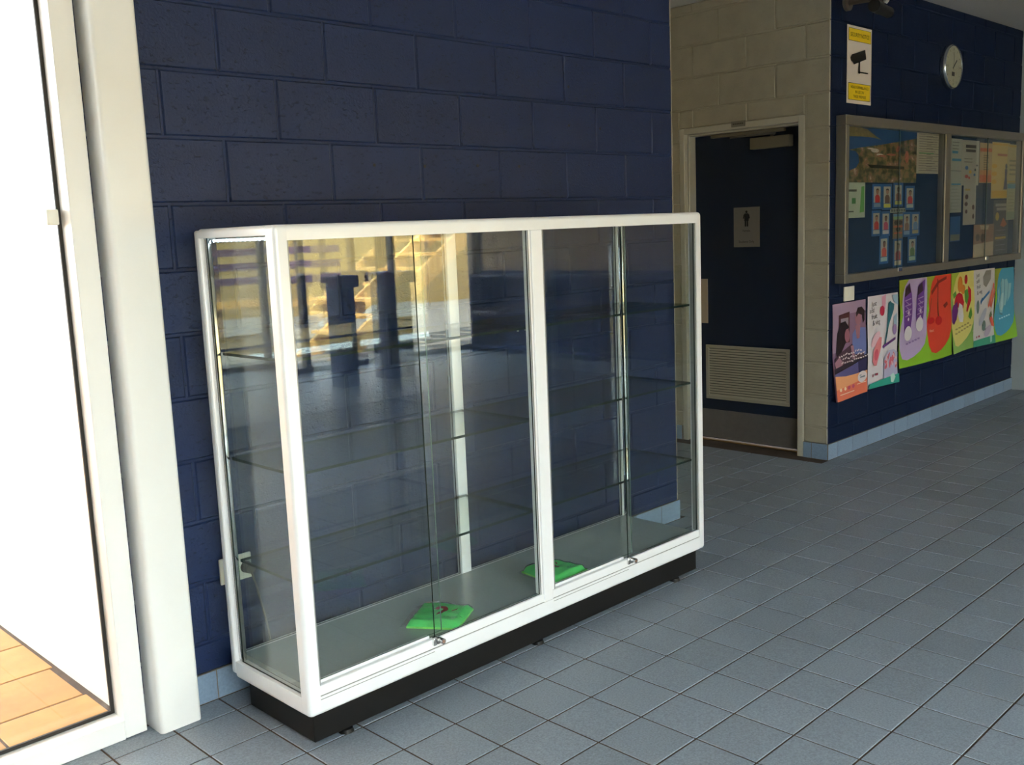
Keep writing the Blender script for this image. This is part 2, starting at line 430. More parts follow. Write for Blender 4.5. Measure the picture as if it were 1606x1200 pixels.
struct(box('wall_outside_bounce', -4.0, -3.8, .3, 9, -.1, 1.9, mat('tan_bounce_render', (.50, .34, .18), .8, var=.1, vscale=3)))  # added unseen wall: cuts low sky light, bounces warm light onto the cabinet side
gnd = struct(box('outside_ground', -12, -.455, .06, 14, -.3, -.012, mat('sandy_joint', (.25, .11, .035), .95, var=.2, vscale=8), origin=(-3, 3, -.01)))
PAV = mat('sandstone_paver', (0.46, 0.235, 0.075), .8, var=.14, vscale=7, bump=.2, rnd=.1)
pm = {}
for i in range(9):
    for j in range(12):
        sx, sy = .30, .30
        x1 = -.472 - i * .305 - (.008 * math.sin(j * 1.9) if i == 0 else 0); x0 = -.475 - (i + 1) * .305 + .006
        y0 = .075 + j * .305; 
        if i == 0:
            box('paver', x0, x1, y0, y0 + .298, -.03, 0, PAV, gnd, bev=.003, seg=1)
            continue
        if 'p' not in pm:
            o = box('paver', x0, x0 + .298, y0, y0 + .298, -.03, 0, PAV, gnd, bev=.003, seg=1); pm['p'] = o.data
        else:
            o = link('paver', pm['p'], (x0 + .149, y0 + .149, -.03), gnd)

# ------------------------------------------------------------------ behind the camera: two glazed fronts and the yard
def glazed(name, xa, xb, y, top, n):
    fr = struct(empty(name, ((xa + xb) / 2, y, 0)))
    for k in range(n + 1):
        x = xa + (xb - xa) * k / n
        box('window_mullion', x - .03, x + .03, y, y + .09, .061, top - .001, ALUG, fr)
    box('window_head', xa - .03, xb + .03, y, y + .09, top, top + .08, ALUG, fr)
    box('window_sill', xa - .03, xb + .03, y, y + .09, .0, .06, ALUG, fr)
    for k in range(n):
        pane('window_pane', xa + (xb - xa) * k / n + .0305, xa + (xb - xa) * (k + 1) / n - .0305, y + .04, y + .046, .0605, top - .0005, fr)
glazed('window_2', -2.7, .30, YN, 2.30, 3)
glazed('window_3', 1.9, 6.94, YF, 2.20, 4)
struct(box('wall_near_top', XL, .6, YN, YN + .1, 2.38, CEIL, PALE))
struct(box('wall_near_left', XL, -2.731, YN, YN + .1, 0, 2.38, PALE))
struct(box('wall_near_right', .331, .6, YN, YN + .1, 0, 2.38, PALE))
struct(box('wall_step', .6, .7, YF, YN + .1, 0, CEIL, PALE))
struct(box('wall_front_top', .7, XR, YF, YF + .1, 2.28, CEIL, PALE))
struct(box('wall_front_left', .7, 1.869, YF, YF + .1, 0, 2.28, PALE))
struct(box('wall_front_right', 6.971, XR, YF, YF + .1, 0, 2.28, PALE))
struct(box('yard_ground', -20, 25, YF - 25, YN - .1, -.3, -.13, mat('yard_paving', (.20, .19, .17), .9, var=.15, vscale=3)))

# ------------------------------------------------------------------ display cabinet
X0, X1, YFR, YB, Z0, Z1 = -.190, 1.790, -.555, -.110, .110, 1.520
cab = empty('display_cabinet', (.8, -.33, 0), 'long white framed glass display cabinet with three glass shelves on a black plinth', 'cabinet')
def cb(name, x0, x1, y0, y1, z0, z1, M=ALU, bev=.0, seg=2, sel=None, par=None): return box(name, x0, x1, y0, y1, z0, z1, M, par or cab, bev, seg, sel)
pl = cb('plinth', -.155, 1.779, -.514, -.150, .010, Z0 - .001, BLACK, .002, 1)
for (x, y) in ((-.04, -.508), (.80, -.508), (1.63, -.508), (-.04, -.17), (1.63, -.17)):
    cyl('foot', (x, y, 0.0005), (x, y, .012), .024, BLACK, pl, n=16, r2=.02)
# rounded front corner posts and slimmer rear posts
for (a, b) in ((X0, X0 + .040), (X1 - .040, X1)):
    out = a if a == X0 else b
    p_ = cb('corner_post', a, b, YFR, YFR + .040, Z0, Z1, ALU, .015, 4, lambda c, out=out: (abs(c.x - out) < .001 and abs(c.y - YFR) < .001) or (abs(c.z - Z0) < .001 and (abs(c.x - out) < .001 or abs(c.y - YFR) < .001)) or (abs(c.z - Z1) < .001 and (abs(c.x - out) < .001 or abs(c.y - YFR) < .001)))
    s = 1 if a == X0 else -1
    e = out
    cb('rear_post', min(e, e + s * .030), max(e, e + s * .030), YB - .030, YB, Z0 + .012, Z1 - .004, ALU, .008, 3)
    cb('glass_channel', min(e + s * .012, e + s * .03), max(e + s * .012, e + s * .03), YB - .052, YB - .0305, Z0 + .057, 1.492, CHROME, .003, 2)
xi0, xi1 = X0 + .0402, X1 - .0402
cb('front_bottom_rail', xi0, xi1, YFR, YFR + .05, Z0, .166, ALU, .014, 4, lambda c: abs(c.z - Z0) < .001 and abs(c.y - YFR) < .001)
cb('front_top_rail', xi0, xi1, YFR, YFR + .045, 1.477, Z1, ALU, .014, 4, lambda c: abs(c.z - Z1) < .001 and abs(c.y - YFR) < .001)
for x in (X0, X1 - .030):
    s0 = abs(x - X0) < .001
    ex = X0 if s0 else X1
    cb('side_bottom_rail', x, x + .030, YFR + .0402, YB - .0302, Z0, .167, ALU, .014, 4, lambda c, ex=ex: abs(c.z - Z0) < .001 and abs(c.x - ex) < .001)
    cb('side_top_rail', x, x + .030, YFR + .0402, YB - .0302, 1.493, Z1, ALU, .012, 4, lambda c, ex=ex: abs(c.z - Z1) < .001 and abs(c.x - ex) < .001)
cb('rear_bottom_rail', X0 + .0302, X1 - .0302, YB - .030, YB, Z0 + .012, .183, ALU, .004, 2)
cb('rear_top_rail', X0 + .0302, X1 - .0302, YB - .030, YB, 1.485, Z1 - .004, ALU, .006, 2)
cb('top_panel', X0 + .0304, X1 - .0304, YFR + .0454, YB - .0304, 1.500, Z1 - .003, ALU)
cb('floor_panel', X0 + .0304, X1 - .0304, YFR + .0504, YB - .0304, .168, .185, LAM)
cb('rear_mid_post', .778, .826, YB - .030, YB - .001, .1832, 1.4848, ALU, .004, 2)
mull = cb('front_mullion', .797, .843, YFR + .001, YFR + .036, .1662, 1.4768, ALU, .002, 1)
for x in (.782, .8435):
    cb('mullion_channel', x, x + .0145, YFR + .006, YFR + .030, .1982, 1.4768, ALU, .002, 1, par=mull)
    cb('shadow_groove', x + (.0 if x < .8 else .0105), x + (.004 if x < .8 else .0145), YFR + .0045, YFR + .0062, .1982, 1.4768, ALUD, par=mull)
# sliding doors: two tracks, two overlapping panes in each bay
for n_, (a, b, xs) in enumerate(((xi0, .7968, .295), (.8432, xi1, 1.283))):
    cb('sliding_track', a, b, YFR + .003, YFR + .020, .1665, .198, ALU, .002, 1)
    cb('sliding_track', a, xs - .012, YFR + .022, YFR + .036, .1665, .205, ALU, .002, 1)
    cb('track_groove', a, b, YFR + .0018, YFR + .0032, .1655, .1685, ALUD)
    cb('track_lip', a, xs - .012, YFR - .0006, YFR + .0006, .1565, .1585, ALUD)
    cb('edge_channel', (a if n_ == 0 else b - .006), (a + .006 if n_ == 0 else b), YFR + .004, YFR + .030, .1985, 1.4765, ALUD)
    d1 = pane('sliding_glass_door', xs, (b - (.0152 if n_ == 0 else .0062)), YFR + .009, YFR + .0145, .1985, 1.476, cab)
    d2 = pane('sliding_glass_door', a + (.0062 if n_ == 0 else .0152), xs + .042, YFR + .024, YFR + .0295, .2055, 1.476, cab, E=GEDGEL)
    bm = bmesh.new()
    bm_box(bm, xs - .018, xs - .003, YFR - .006, YFR + .006, .178, .2065, .002, 1)
    bm_box(bm, xs - .005, xs + .010, YFR - .010, YFR + .005, .181, .2005, .002, 1)
    bm_cyl(bm, (xs + .010, YFR - .021, .190), (xs + .010, YFR + .004, .190), .0095, 16)
    lk = bm_out('lock', bm, CHROME, cab, smooth=True)
    cyl('key_slot', (xs + .010, YFR - .0225, .190), (xs + .010, YFR - .021, .190), .0055, mat('copper_key_plate', (.5, .3, .22), .3, metal=.8), lk, n=12)
    pane('rear_pane', (X0 + .0305 if n_ == 0 else .8265), (.7775 if n_ == 0 else X1 - .0305), YB - .018, YB - .013, .1835, 1.4845, cab)
for x in (X0 + .012, X1 - .017):
    pane('side_pane', x, x + .005, YFR + .0405, YB - .0525, .168, 1.4925, cab)
# shelves, one set in each bay
for z in (1.150, .826, .500):
    for (a, b) in ((X0 + .034, .792), (.806, X1 - .034)):
        pane('shelf', a, b, -.518, YB - .054, z - .0085, z, cab, G=GLASSG)
        for (xx, yy) in ((a + .012, -.49), (b - .012, -.49)):
            cyl('shelf_support', (xx, yy, z - .0165), (xx, yy, z - .0088), .004, CHROME, cab, n=8)
# light strip under the top at the left end
ls = cb('led_strip', X0 + .0335, X0 + .046, YFR + .060, YB - .070, 1.4885, 1.4990, ALUD)
bm = bmesh.new()
for k in range(13):
    y = YFR + .070 + k * .0260
    bm_box(bm, X0 + .0320, X0 + .0334, y, y + .0065, 1.4795, 1.4875)
    bm_box(bm, X0 + .0320, X0 + .045, y, y + .0065, 1.4800, 1.4884)
o_ = bm_out('led', bm, mat('led_glow', (.85, .95, 1.0), .3, emit=.2), ls); o_['label'] = 'row of small bluish white light dots'; o_['kind'] = 'stuff'

# ------------------------------------------------------------------ folded green packets on the cabinet floor
GREEN = mat('bright_green_cloth', (0.10, 0.72, 0.16), .6, var=.22, vscale=11, bump=.25, bscale=30)
GREENL = mat('light_green_cloth_edge', (0.25, 0.80, 0.14), .6, var=.2, vscale=25)
FILM = glass('thin_plastic_film', (.97, .98, .97), .06, .12)
def packet(cs, label, seed):
    rnd = random.Random(seed)
    A, B, C, D = [Vector((x, y, 0)) for x, y in cs]           # A near-left, B far-left, C far-right, D near-right
    z0 = .1856; N = 14; H = .024
    def pt(u, v): return A.lerp(D, u).lerp(B.lerp(C, u), v)
    ph = rnd.uniform(0, 6)
    def top(u, v):
        e = min(u, 1 - u, v, 1 - v); r = min(1, e / .07); r = math.sqrt(max(0, 1 - (1 - r) ** 2))
        return H * (.25 + .75 * r) + .0022 * math.sin(9 * u + ph + 3 * v) * r + .0014 * math.sin(21 * v - 4 * u + ph) * r
    root = empty('folded_green_shirt', ((A + B + C + D) / 4 + Vector((0, 0, z0))), label, 'shirt packet', 'green packets on the cabinet floor')
    v = []; f = []
    for j in range(N + 1):
        for i in range(N + 1):
            q = pt(i / N, j / N); v.append((q.x, q.y, z0 + top(i / N, j / N)))
    n0 = len(v)
    for j in range(N):
        for i in range(N): f.append((j * (N + 1) + i, j * (N + 1) + i + 1, (j + 1) * (N + 1) + i + 1, (j + 1) * (N + 1) + i))
    mk('shirt', v, f, GREEN, root, smooth=True)
    # folded layers at the sides
    bm = bmesh.new()
    for lay_ in range(3):
        s = .004 * (2 - lay_) * .4
        zz0 = z0 + .0002 + lay_ * .0022; zz1 = zz0 + .0020
        qs = [pt(-s, -s), pt(1 + s, -s), pt(1 + s, 1 + s), pt(-s, 1 + s)]
        lo = [bm.verts.new((q.x, q.y, zz0)) for q in qs]; hi = [bm.verts.new((q.x, q.y, zz1)) for q in qs]
        bm.faces.new(lo[::-1]); bm.faces.new(hi)
        for k in range(4): bm.faces.new((lo[k], lo[(k + 1) % 4], hi[(k + 1) % 4], hi[k]))
    bm_out('folded_edge', bm, GREENL, root)
    def printed(name, polys, M, lift):
        bm = bmesh.new()
        for pl_ in polys:
            bm.faces.new([bm.verts.new((u, vv, 0)) for u, vv in pl_])
        bmesh.ops.triangulate(bm, faces=bm.faces[:])
        for _ in range(2): bmesh.ops.subdivide_edges(bm, edges=[e for e in bm.edges if e.calc_length() > .06], cuts=1, use_grid_fill=True)
        for x in bm.verts:
            q = pt(x.co.x, x.co.y); x.co = Vector((q.x, q.y, z0 + top(x.co.x, x.co.y) + lift))
        o_ = bm_out(name, bm, M, root)
        if len(polys) > 3: o_['kind'] = 'stuff'
    red = flat('#8a1c1c'); ink = flat('#1c3a20')
    # emblem: curved red head shape with a small tick, and dark script lines beneath
    arc = [(.50 + .13 * math.cos(t), .60 + .15 * math.sin(t)) for t in [k * math.pi / 8 for k in range(9)]] + [(.50 + .05 * math.cos(t), .58 + .05 * math.sin(t)) for t in [k * math.pi / 8 for k in range(8, -1, -1)]]
    printed('emblem_print', [arc, [(.54, .62), (.64, .62), (.58, .38), (.47, .33)], [(.70, .62), (.80, .74), (.78, .66), (.71, .58)]], red, .0016)
    strokes = []
    for (u, v_) in ((.35, .62), (.33, .52), (.38, .44), (.72, .52), (.66, .25), (.70, .27), (.74, .24), (.78, .30), (.84, .30), (.62, .20), (.88, .40), (.92, .36), (.86, .45)):
        L_ = rnd.uniform(.03, .07); a = rnd.uniform(-.6, .9)
        du, dv = math.cos(a) * L_, math.sin(a) * L_
        strokes.append([(u, v_), (u + du, v_ + dv), (u + du - dv * .22, v_ + dv + du * .22), (u - dv * .22, v_ + du * .22)])
    printed('lettering', strokes, ink, .0016)
    # clear bag with a short empty flap
    v2 = []; f2 = []
    us = [-.13] + [i / N for i in range(N + 1)] + [1.02]
    for j in range(N + 1):
        for u in us:
            q = pt(u, -.015 + 1.03 * j / N); uu = min(max(u, 0), 1); vv = min(max(j / N, 0), 1)
            h = top(uu, vv) + .0028 if 0 <= u <= 1 else .0035 + .0015 * math.sin(j * 2.1)
            v2.append((q.x, q.y, z0 + h))
    n2 = len(us)
    for j in range(N):
        for i in range(n2 - 1): f2.append((j * n2 + i, j * n2 + i + 1, (j + 1) * n2 + i + 1, (j + 1) * n2 + i))
    mk('plastic_bag', v2, f2, FILM, root, smooth=True)
def pk(pp): 
    return [(on(x, y, 2, .20).x, on(x, y, 2, .20).y) for x, y in pp]
packet(pk(((637, 979), (662, 947), (742, 951), (718, 982))), 'folded bright green shirt with red emblem in a clear bag, lying whole behind a lock', 3)
packet(pk(((868, 911), (818, 893), (866, 880), (921, 889))), 'folded bright green shirt packet lying behind the middle upright of the glass cabinet', 9)

# ------------------------------------------------------------------ socket behind the cabinet
so_ = empty('power_socket', (-.095, -.004, .38), 'white double power socket with grey plug on blue wall behind cabinet', 'power socket')
box('socket_plate', -.150, -.036, -.014, -.0035, .376, .462, PLASTIC, so_, .003, 2)
cyl('plug', (-.058, -.0145, .416), (-.058, -.048, .416), .020, mat('grey_plug', (.10, .10, .095), .5), so_, n=20, r2=.016)
box('socket_switch', -.128, -.118, -.0175, -.0145, .428, .446, PLASTIC, so_, .001, 1)
tube('power_cord', [(-.058, -.046, .410), (-.050, -.058, .36), (-.035, -.060, .28), (-.020, -.060, .20), (-.012, -.060, .10), (-.010, -.062, .02), (.02, -.062, .006)], .0035, mat('grey_cord', (.16, .15, .13), .5), so_)

# ------------------------------------------------------------------ text and flat print helpers
_dg = None
TXT = {}
def text_polys(s):
    """letter outlines as a flat triangulated mesh, height about 1, origin left on the baseline"""
    if s in TXT: return TXT[s]
    cu = bpy.data.curves.new('t', 'FONT'); cu.body = s; cu.size = 1.0; cu.resolution_u = 3
    ob = bpy.data.objects.new('t', cu); COL.objects.link(ob)
    bpy.context.view_layer.update()
    me = bpy.data.meshes.new_from_object(ob.evaluated_get(bpy.context.evaluated_depsgraph_get()))
    v = [tuple(x.co) for x in me.vertices]; f = [tuple(q.vertices) for q in me.polygons]
    bpy.data.objects.remove(ob); bpy.data.curves.remove(cu); bpy.data.meshes.remove(me)
    x0 = min(a[0] for a in v); x1 = max(a[0] for a in v)
    TXT[s] = ([(a[0] - x0, a[1]) for a in v], f, x1 - x0)
    return TXT[s]

def ell(cu, cv, ru, rv, n=18, rot=0.0):
    o = []
    for k in range(n):
        t = 2 * math.pi * k / n; a, b = ru * math.cos(t), rv * math.sin(t)
        o.append((cu + a * math.cos(rot) - b * math.sin(rot), cv + a * math.sin(rot) + b * math.cos(rot)))
    return o
def rc(u0, v0, u1, v1): return [(u0, v0), (u1, v0), (u1, v1), (u0, v1)]
def ln(u0, v0, u1, v1, w_):
    d = math.hypot(u1 - u0, v1 - v0) or 1; nx, ny = -(v1 - v0) / d * w_ / 2, (u1 - u0) / d * w_ / 2
    return [(u0 + nx, v0 + ny), (u1 + nx, v1 + ny), (u1 - nx, v1 - ny), (u0 - nx, v0 - ny)]

class Sheet:
    """a sheet of paper or board on a wall; u to the right, v downwards; corners are world points tl, tr, br, bl"""
    def __init__(s, name, corners, M, out, label=None, cat=None, group=None, parent=None, curl=0.0, wave=0.0, thick=.0008, lift=.0012, seed=0):
        s.c = [Vector(q) for q in corners]; s.out = Vector(out).normalized(); s.curl = curl; s.wave = wave; s.ph = seed * 1.7; s.lift = lift; s.thick = thick
        s.W = (s.c[1] - s.c[0]).length; s.H = (s.c[3] - s.c[0]).length; s.n = 0
        nu, nv = (10, 14) if (curl or wave) else (1, 1)
        v = []; f = []
        for sd in (0, 1):
            for j in range(nv + 1):
                for i in range(nu + 1): v.append(s.P(i / nu, j / nv, thick if sd else 0))
        st = (nu + 1) * (nv + 1); r = nu + 1
        for j in range(nv):
            for i in range(nu):
                a = j * r + i
                f.append((a, a + r, a + r + 1, a + 1)[::-1]); f.append((a + st, a + st + r, a + st + r + 1, a + st + 1))
        for i in range(nu):
            f.append((i, i + 1, i + 1 + st, i + st)); a = nv * r + i; f.append((a, a + st, a + 1 + st, a + 1))
        for j in range(nv):
            a = j * r; f.append((a, a + st, a + r + st, a + r)); a = j * r + nu; f.append((a, a + r, a + r + st, a + st))
        s.o = mk(name, v, f, M, parent)
        if label: tag(s.o, label, cat, group)
    def P(s, u, v, h):
        q = s.c[0].lerp(s.c[1], u).lerp(s.c[3].lerp(s.c[2], u), v)
        d = s.curl * max(0, (v - .45) / .55) ** 2 * (.6 + .4 * math.sin(3.1 * u + s.ph)) + s.wave * (1 + math.sin(7 * v + 2.5 * u + s.ph)) * .5 * min(1, 3 * v)
        return q + s.out * (h + d + .0004)
    def pr(s, name, polys, col, cut=.11):
        if 1 < len(polys) <= 6 and not name.endswith(('lettering', 'heading', 'lace', 'line', 'outline')):
            s.n += 1
            for pl_ in polys: s.n -= 1; r_ = s.pr(name, [pl_], col, cut)
            return r_
        s.n += 1
        bm = bmesh.new()
        for pl_ in polys:
            try: bm.faces.new([bm.verts.new((min(max(u, 0.002), .998), min(max(v, .002), .998), 0)) for u, v in pl_])
            except ValueError: pass
        bmesh.ops.triangulate(bm, faces=bm.faces[:])
        if s.curl or s.wave:
            for _ in range(3):
                ee = [e for e in bm.edges if e.calc_length() > cut]
                if ee: bmesh.ops.subdivide_edges(bm, edges=ee, cuts=1); bmesh.ops.triangulate(bm, faces=bm.faces[:])
        h = s.thick + s.lift * (.5 + .55 * s.n)
        for x in bm.verts: x.co = s.P(x.co.x, x.co.y, h)
        bmesh.ops.recalc_face_normals(bm, faces=bm.faces[:])
        o_ = bm_out(name, bm, col if isinstance(col, bpy.types.Material) else flat(col), s.o)
        if len(polys) > 1: o_['kind'] = 'stuff'
        return o_
    def text(s, body, u, v, size, col, align='L', maxw=None, rot=0.0, name='lettering'):
        """size = letter height as a share of the sheet height; (u, v) = start of the baseline"""
        s.n += 1
        tv_, tf_, tw = text_polys(body)
        k = size / .7; ax = s.H / s.W                              # u per v
        sx = k * ax
        if maxw and tw * sx > maxw: sx = maxw / tw
        off = -tw * sx / 2 if align == 'C' else 0
        h = s.thick + s.lift * (.5 + .55 * s.n)
        cr, sr = math.cos(rot), math.sin(rot)
        vv = []
        for (a, b) in tv_:
            du, dv = a * sx + off, -b * k
            vv.append(s.P(u + du * cr - dv * sr / 1 * 1.0, v + dv * cr + du * sr, h))
        return mk(name, vv, tf_, flat(col), s.o)

OUTY = (0, -1, 0); OUTX = (-1, 0, 0)
def wy(px, py, y): return on(px, py, 1, y)
def rect_y(px0, py0, px1, py1, y):
    """upright rectangle on a wall facing -Y from the pixels of its top-left and bottom-right corners"""
    a = on(px0, py0, 1, y); b = on(px1, py1, 1, y)
    return [(a.x, y, a.z), (b.x, y, a.z), (b.x, y, b.z), (a.x, y, b.z)]

# ------------------------------------------------------------------ toilet door in the cream wall
FRM = mat('cream_gloss_paint', (0.50, 0.465, 0.375), .35, var=.02, vscale=5)
dr = struct(empty('door_1', (4.0, .62, 0)))
fw0, fw1 = .205, 1.030
for (a, b, c, d) in ((DY0, fw0, .001, DZ1), (fw1, DY1, .001, DZ1), (fw0, fw1, 2.046, DZ1)):
    box('door_frame', XW - .006, XW + .19, a, b, c, d, FRM, dr, .003, 1)
for (a, b, c, d) in ((fw0, fw0 + .014, .001, 2.046), (fw1 - .014, fw1, .001, 2.046), (fw0 + .014, fw1 - .014, 2.032, 2.046)):
    box('door_stop', XW + .03, XW + .105, a, b, c, d, FRM, dr, .003, 1)
DX = 4.020
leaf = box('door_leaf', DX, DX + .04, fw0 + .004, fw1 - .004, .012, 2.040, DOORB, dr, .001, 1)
box('kick_plate', DX - .0015, DX, fw0 + .012, fw1 - .012, .016, .212, STEEL, dr)
box('threshold_strip', DX - .03, DX + .05, fw0 + .002, fw1 - .002, .0004, .009, BRASS, dr, .003, 1)
box('push_plate', DX - .004, DX, .935, 1.005, .800, 1.098, mat('tan_metal_plate', (.42, .34, .25), .4, metal=.3), dr, .001, 1)
v0 = on(1108, 540, 0, DX); v1 = on(1239, 638, 0, DX)
ya, yb, za, zb = v1.y, v0.y, v1.z, v0.z
GR = mat('grille_aluminium', (.36, .33, .25), .5, metal=.1)
gr = box('vent_grille', DX - .010, DX, ya, yb, zb - .022, zb, GR, dr, .002, 1)
box('grille_frame', DX - .010, DX, ya, yb, za, za + .022, GR, gr, .002, 1)
box('grille_frame', DX - .010, DX, ya, ya + .024, za + .022, zb - .022, GR, gr, .002, 1)
box('grille_frame', DX - .010, DX, yb - .024, yb, za + .022, zb - .022, GR, gr, .002, 1)
box('grille_shade_sheet', DX - .0015, DX, ya + .02, yb - .02, za + .02, zb - .02, mat('grille_shade', (.05, .047, .038), .7), gr)  # dark sheet, paints the shade between the slats
nsl = 19; ph_ = (zb - za - .044) / nsl
sl_me = None
for k in range(nsl):
    z = za + .022 + k * ph_
    if sl_me is None:
        s = mk('slat', [(DX - .009, ya + .024, z + .001), (DX - .009, yb - .024, z + .001), (DX - .002, yb - .024, z + ph_ * .72), (DX - .002, ya + .024, z + ph_ * .72),
                        (DX - .0075, ya + .024, z - .0005), (DX - .0075, yb - .024, z - .0005), (DX - .0005, yb - .024, z + ph_ * .62), (DX - .0005, ya + .024, z + ph_ * .62)],
               [(0, 1, 2, 3), (4, 7, 6, 5), (0, 4, 5, 1), (3, 2, 6, 7), (0, 3, 7, 4), (1, 5, 6, 2)], GR, gr)
        sl_me = s.data; so0 = ORG[s.name].copy(); sz0 = z
    else: link('slat', sl_me, so0 + Vector((0, 0, z - sz0)), gr)
# closer
cl = box('door_closer', DX - .055, DX - .001, .300, .575, 1.915, 1.985, mat('closer_tan', (.20, .175, .125), .45, metal=.3), dr, .004, 2)
box('closer_track', XW + .045, XW + .075, .33, .86, 2.008, 2.030, cl.data.materials[0], cl, .003, 1)
tube('closer_arm', [(DX - .028, .44, 1.988), (XW + .07, .40, 2.003), (XW + .06, .72, 2.004)], .008, STEEL, cl)
# sign on the door
a = on(1151, 326, 0, DX - .001); b = on(1192, 387, 0, DX - .001)
sg = Sheet('door_sign', [(DX - .0012, a.y, a.z), (DX - .0012, b.y, a.z), (DX - .0012, b.y, b.z), (DX - .0012, a.y, b.z)], mat('sign_grey_plate', (.17, .158, .135), .4), OUTX,
           'grey metal door sign with a black female figure reading Female Students Only', 'sign', thick=.002)
ink = '#0b0b09'
sg.pr('figure_head', [ell(.5, .115, .042, .032)], ink)
sg.pr('figure_body', [[(.44, .155), (.56, .155), (.61, .19), (.63, .28), (.59, .285), (.57, .22), (.585, .345), (.415, .345), (.43, .22), (.41, .285), (.37, .28), (.39, .19)],
                      rc(.435, .34, .49, .485), rc(.51, .34, .565, .485)], ink)
sg.text('Female', .5, .615, .055, ink, 'C', .46)
sg.text('Students Only', .5, .890, .055, ink, 'C', .84)
# little plate above the door
a = on(1147, 192, 0, XW - .0065); b = on(1169, 199.5, 0, XW - .0065)
ps = Sheet('name_plate', [(XW - .0065, a.y, 2.093), (XW - .0065, b.y, 2.093), (XW - .0065, b.y, 2.058), (XW - .0065, a.y, 2.058)], mat('plate_grey', (.20, .185, .15), .5), OUTX,
           'tiny grey name plate on the frame head above the dark blue door', 'name plate', thick=.002)
ps.pr('lettering', [rc(.12 + .13 * k, .35, .22 + .13 * k, .62) for k in range(6)], '#4a4538')

# ------------------------------------------------------------------ security sign, clock, camera, switch on the blue wall
a = on(1328, 38, 1, 0); b = on(1365, 166, 1, 0)
sc_ = Sheet('security_sign', [(4.098, -.0016, 2.592), (4.410, -.0016, 2.592), (4.410, -.0016, 2.144), (4.098, -.0016, 2.144)], flat('#d8cdc4'), OUTY,
            'white and yellow security notice sign with a black camera picture above the noticeboard', 'sign', thick=.002)
sc_.pr('yellow_band', [rc(.05, .035, .95, .195), rc(.05, .735, .95, .955)], '#e8c614')
sc_.pr('band_outline', [rc(.05, .190, .95, .196), rc(.05, .735, .95, .741), rc(.05, .033, .95, .038), rc(.05, .95, .95, .956), rc(.044, .033, .054, .196), rc(.946, .033, .956, .196), rc(.044, .735, .054, .956), rc(.946, .735, .956, .956)], '#3a3010')
sc_.text('SECURITY NOTICE', .5, .140, .052, '#2a2408', 'C', .76)
sc_.text('VIDEO SURVEILLANCE', .5, .805, .036, '#3a3008', 'C', .82)
sc_.text('IN USE ON', .5, .865, .036, '#3a3008', 'C', .42)
sc_.text('THESE PREMISES', .5, .925, .036, '#3a3008', 'C', .64)
sc_.pr('camera_picture', [[(.16, .375), (.70, .285), (.75, .405), (.24, .50), (.20, .47), (.13, .455), (.10, .42), (.16, .41)],
                          rc(.44, .44, .50, .605), [(.43, .575), (.50, .575), (.50, .60), (.43, .60)], [(.49, .578), (.83, .578), (.83, .594), (.49, .594)]], '#060504')
clk = empty('wall_clock', (5.585, -.001, 2.31), 'round white wall clock with silver rim on the dark blue wall', 'clock')
CX, CZ, CRD = 5.585, 2.466, .152
bm = bmesh.new()
prof = [(CRD, -.001), (CRD + .001, -.016), (CRD - .001, -.034), (CRD - .006, -.040), (CRD - .012, -.039), (CRD - .014, -.034)]
rings = [[bm.verts.new((CX + r * math.cos(2 * math.pi * k / 48), y, CZ + r * math.sin(2 * math.pi * k / 48))) for k in range(48)] for r, y in prof]
for p0, p1 in zip(rings, rings[1:]):
    for k in range(48): bm.faces.new((p0[k], p0[(k + 1) % 48], p1[(k + 1) % 48], p1[k]))
bm_out('rim', bm, CHROME, clk, smooth=True)
cyl('dial', (CX, -.002, CZ), (CX, -.033, CZ), CRD - .013, mat('dial_cream', (.58, .54, .42), .5), clk, n=48)
def dialpoly(name, polys, y, M):
    bm = bmesh.new()
    for pl_ in polys: bm.faces.new([bm.verts.new((CX + u, y, CZ + v)) for u, v in pl_])
    bmesh.ops.recalc_face_normals(bm, faces=bm.faces[:])
    return bm_out(name, bm, M, clk)
DK = mat('dial_ink', (.05, .045, .035), .5)
tk = []
for k in range(12):
    t = math.pi / 2 - k * math.pi / 6; c_, s_ = math.cos(t), math.sin(t)
    tk.append(ln(c_ * .108, s_ * .108, c_ * .124, s_ * .124, .006 if k % 3 else .009))
for t_ in tk: dialpoly('hour_mark', [t_], -.0336, mat('dial_mark', (.22, .2, .15), .5))
for k in (12, 3, 6, 9):
    tvv, tff, tww = text_polys(str(k)); t = math.pi / 2 - k * math.pi / 6; s_ = .028
    mk('numeral', [(CX + math.cos(t) * .090 + (x - tww / 2) * s_, -.0337, CZ + math.sin(t) * .090 + (y - .35) * s_) for x, y in tvv], tff, mat('dial_mark', (.22, .2, .15), .5), clk)
dialpoly('minute_hand', [ln(0, -.02, .004, .098, .006)], -.0350, mat('dial_hand', (.14, .125, .09), .5))
dialpoly('hour_hand', [ln(-.012, -.012, .056, .048, .011)], -.0345, DK)
dialpoly('date_window', [[(-.028, -.062), (.020, -.062), (.020, -.034), (-.028, -.034)]], -.0338, DK)
cyl('clock_glass', (CX, -.0370, CZ), (CX, -.0385, CZ), CRD - .0135, GLASS, clk, n=48)

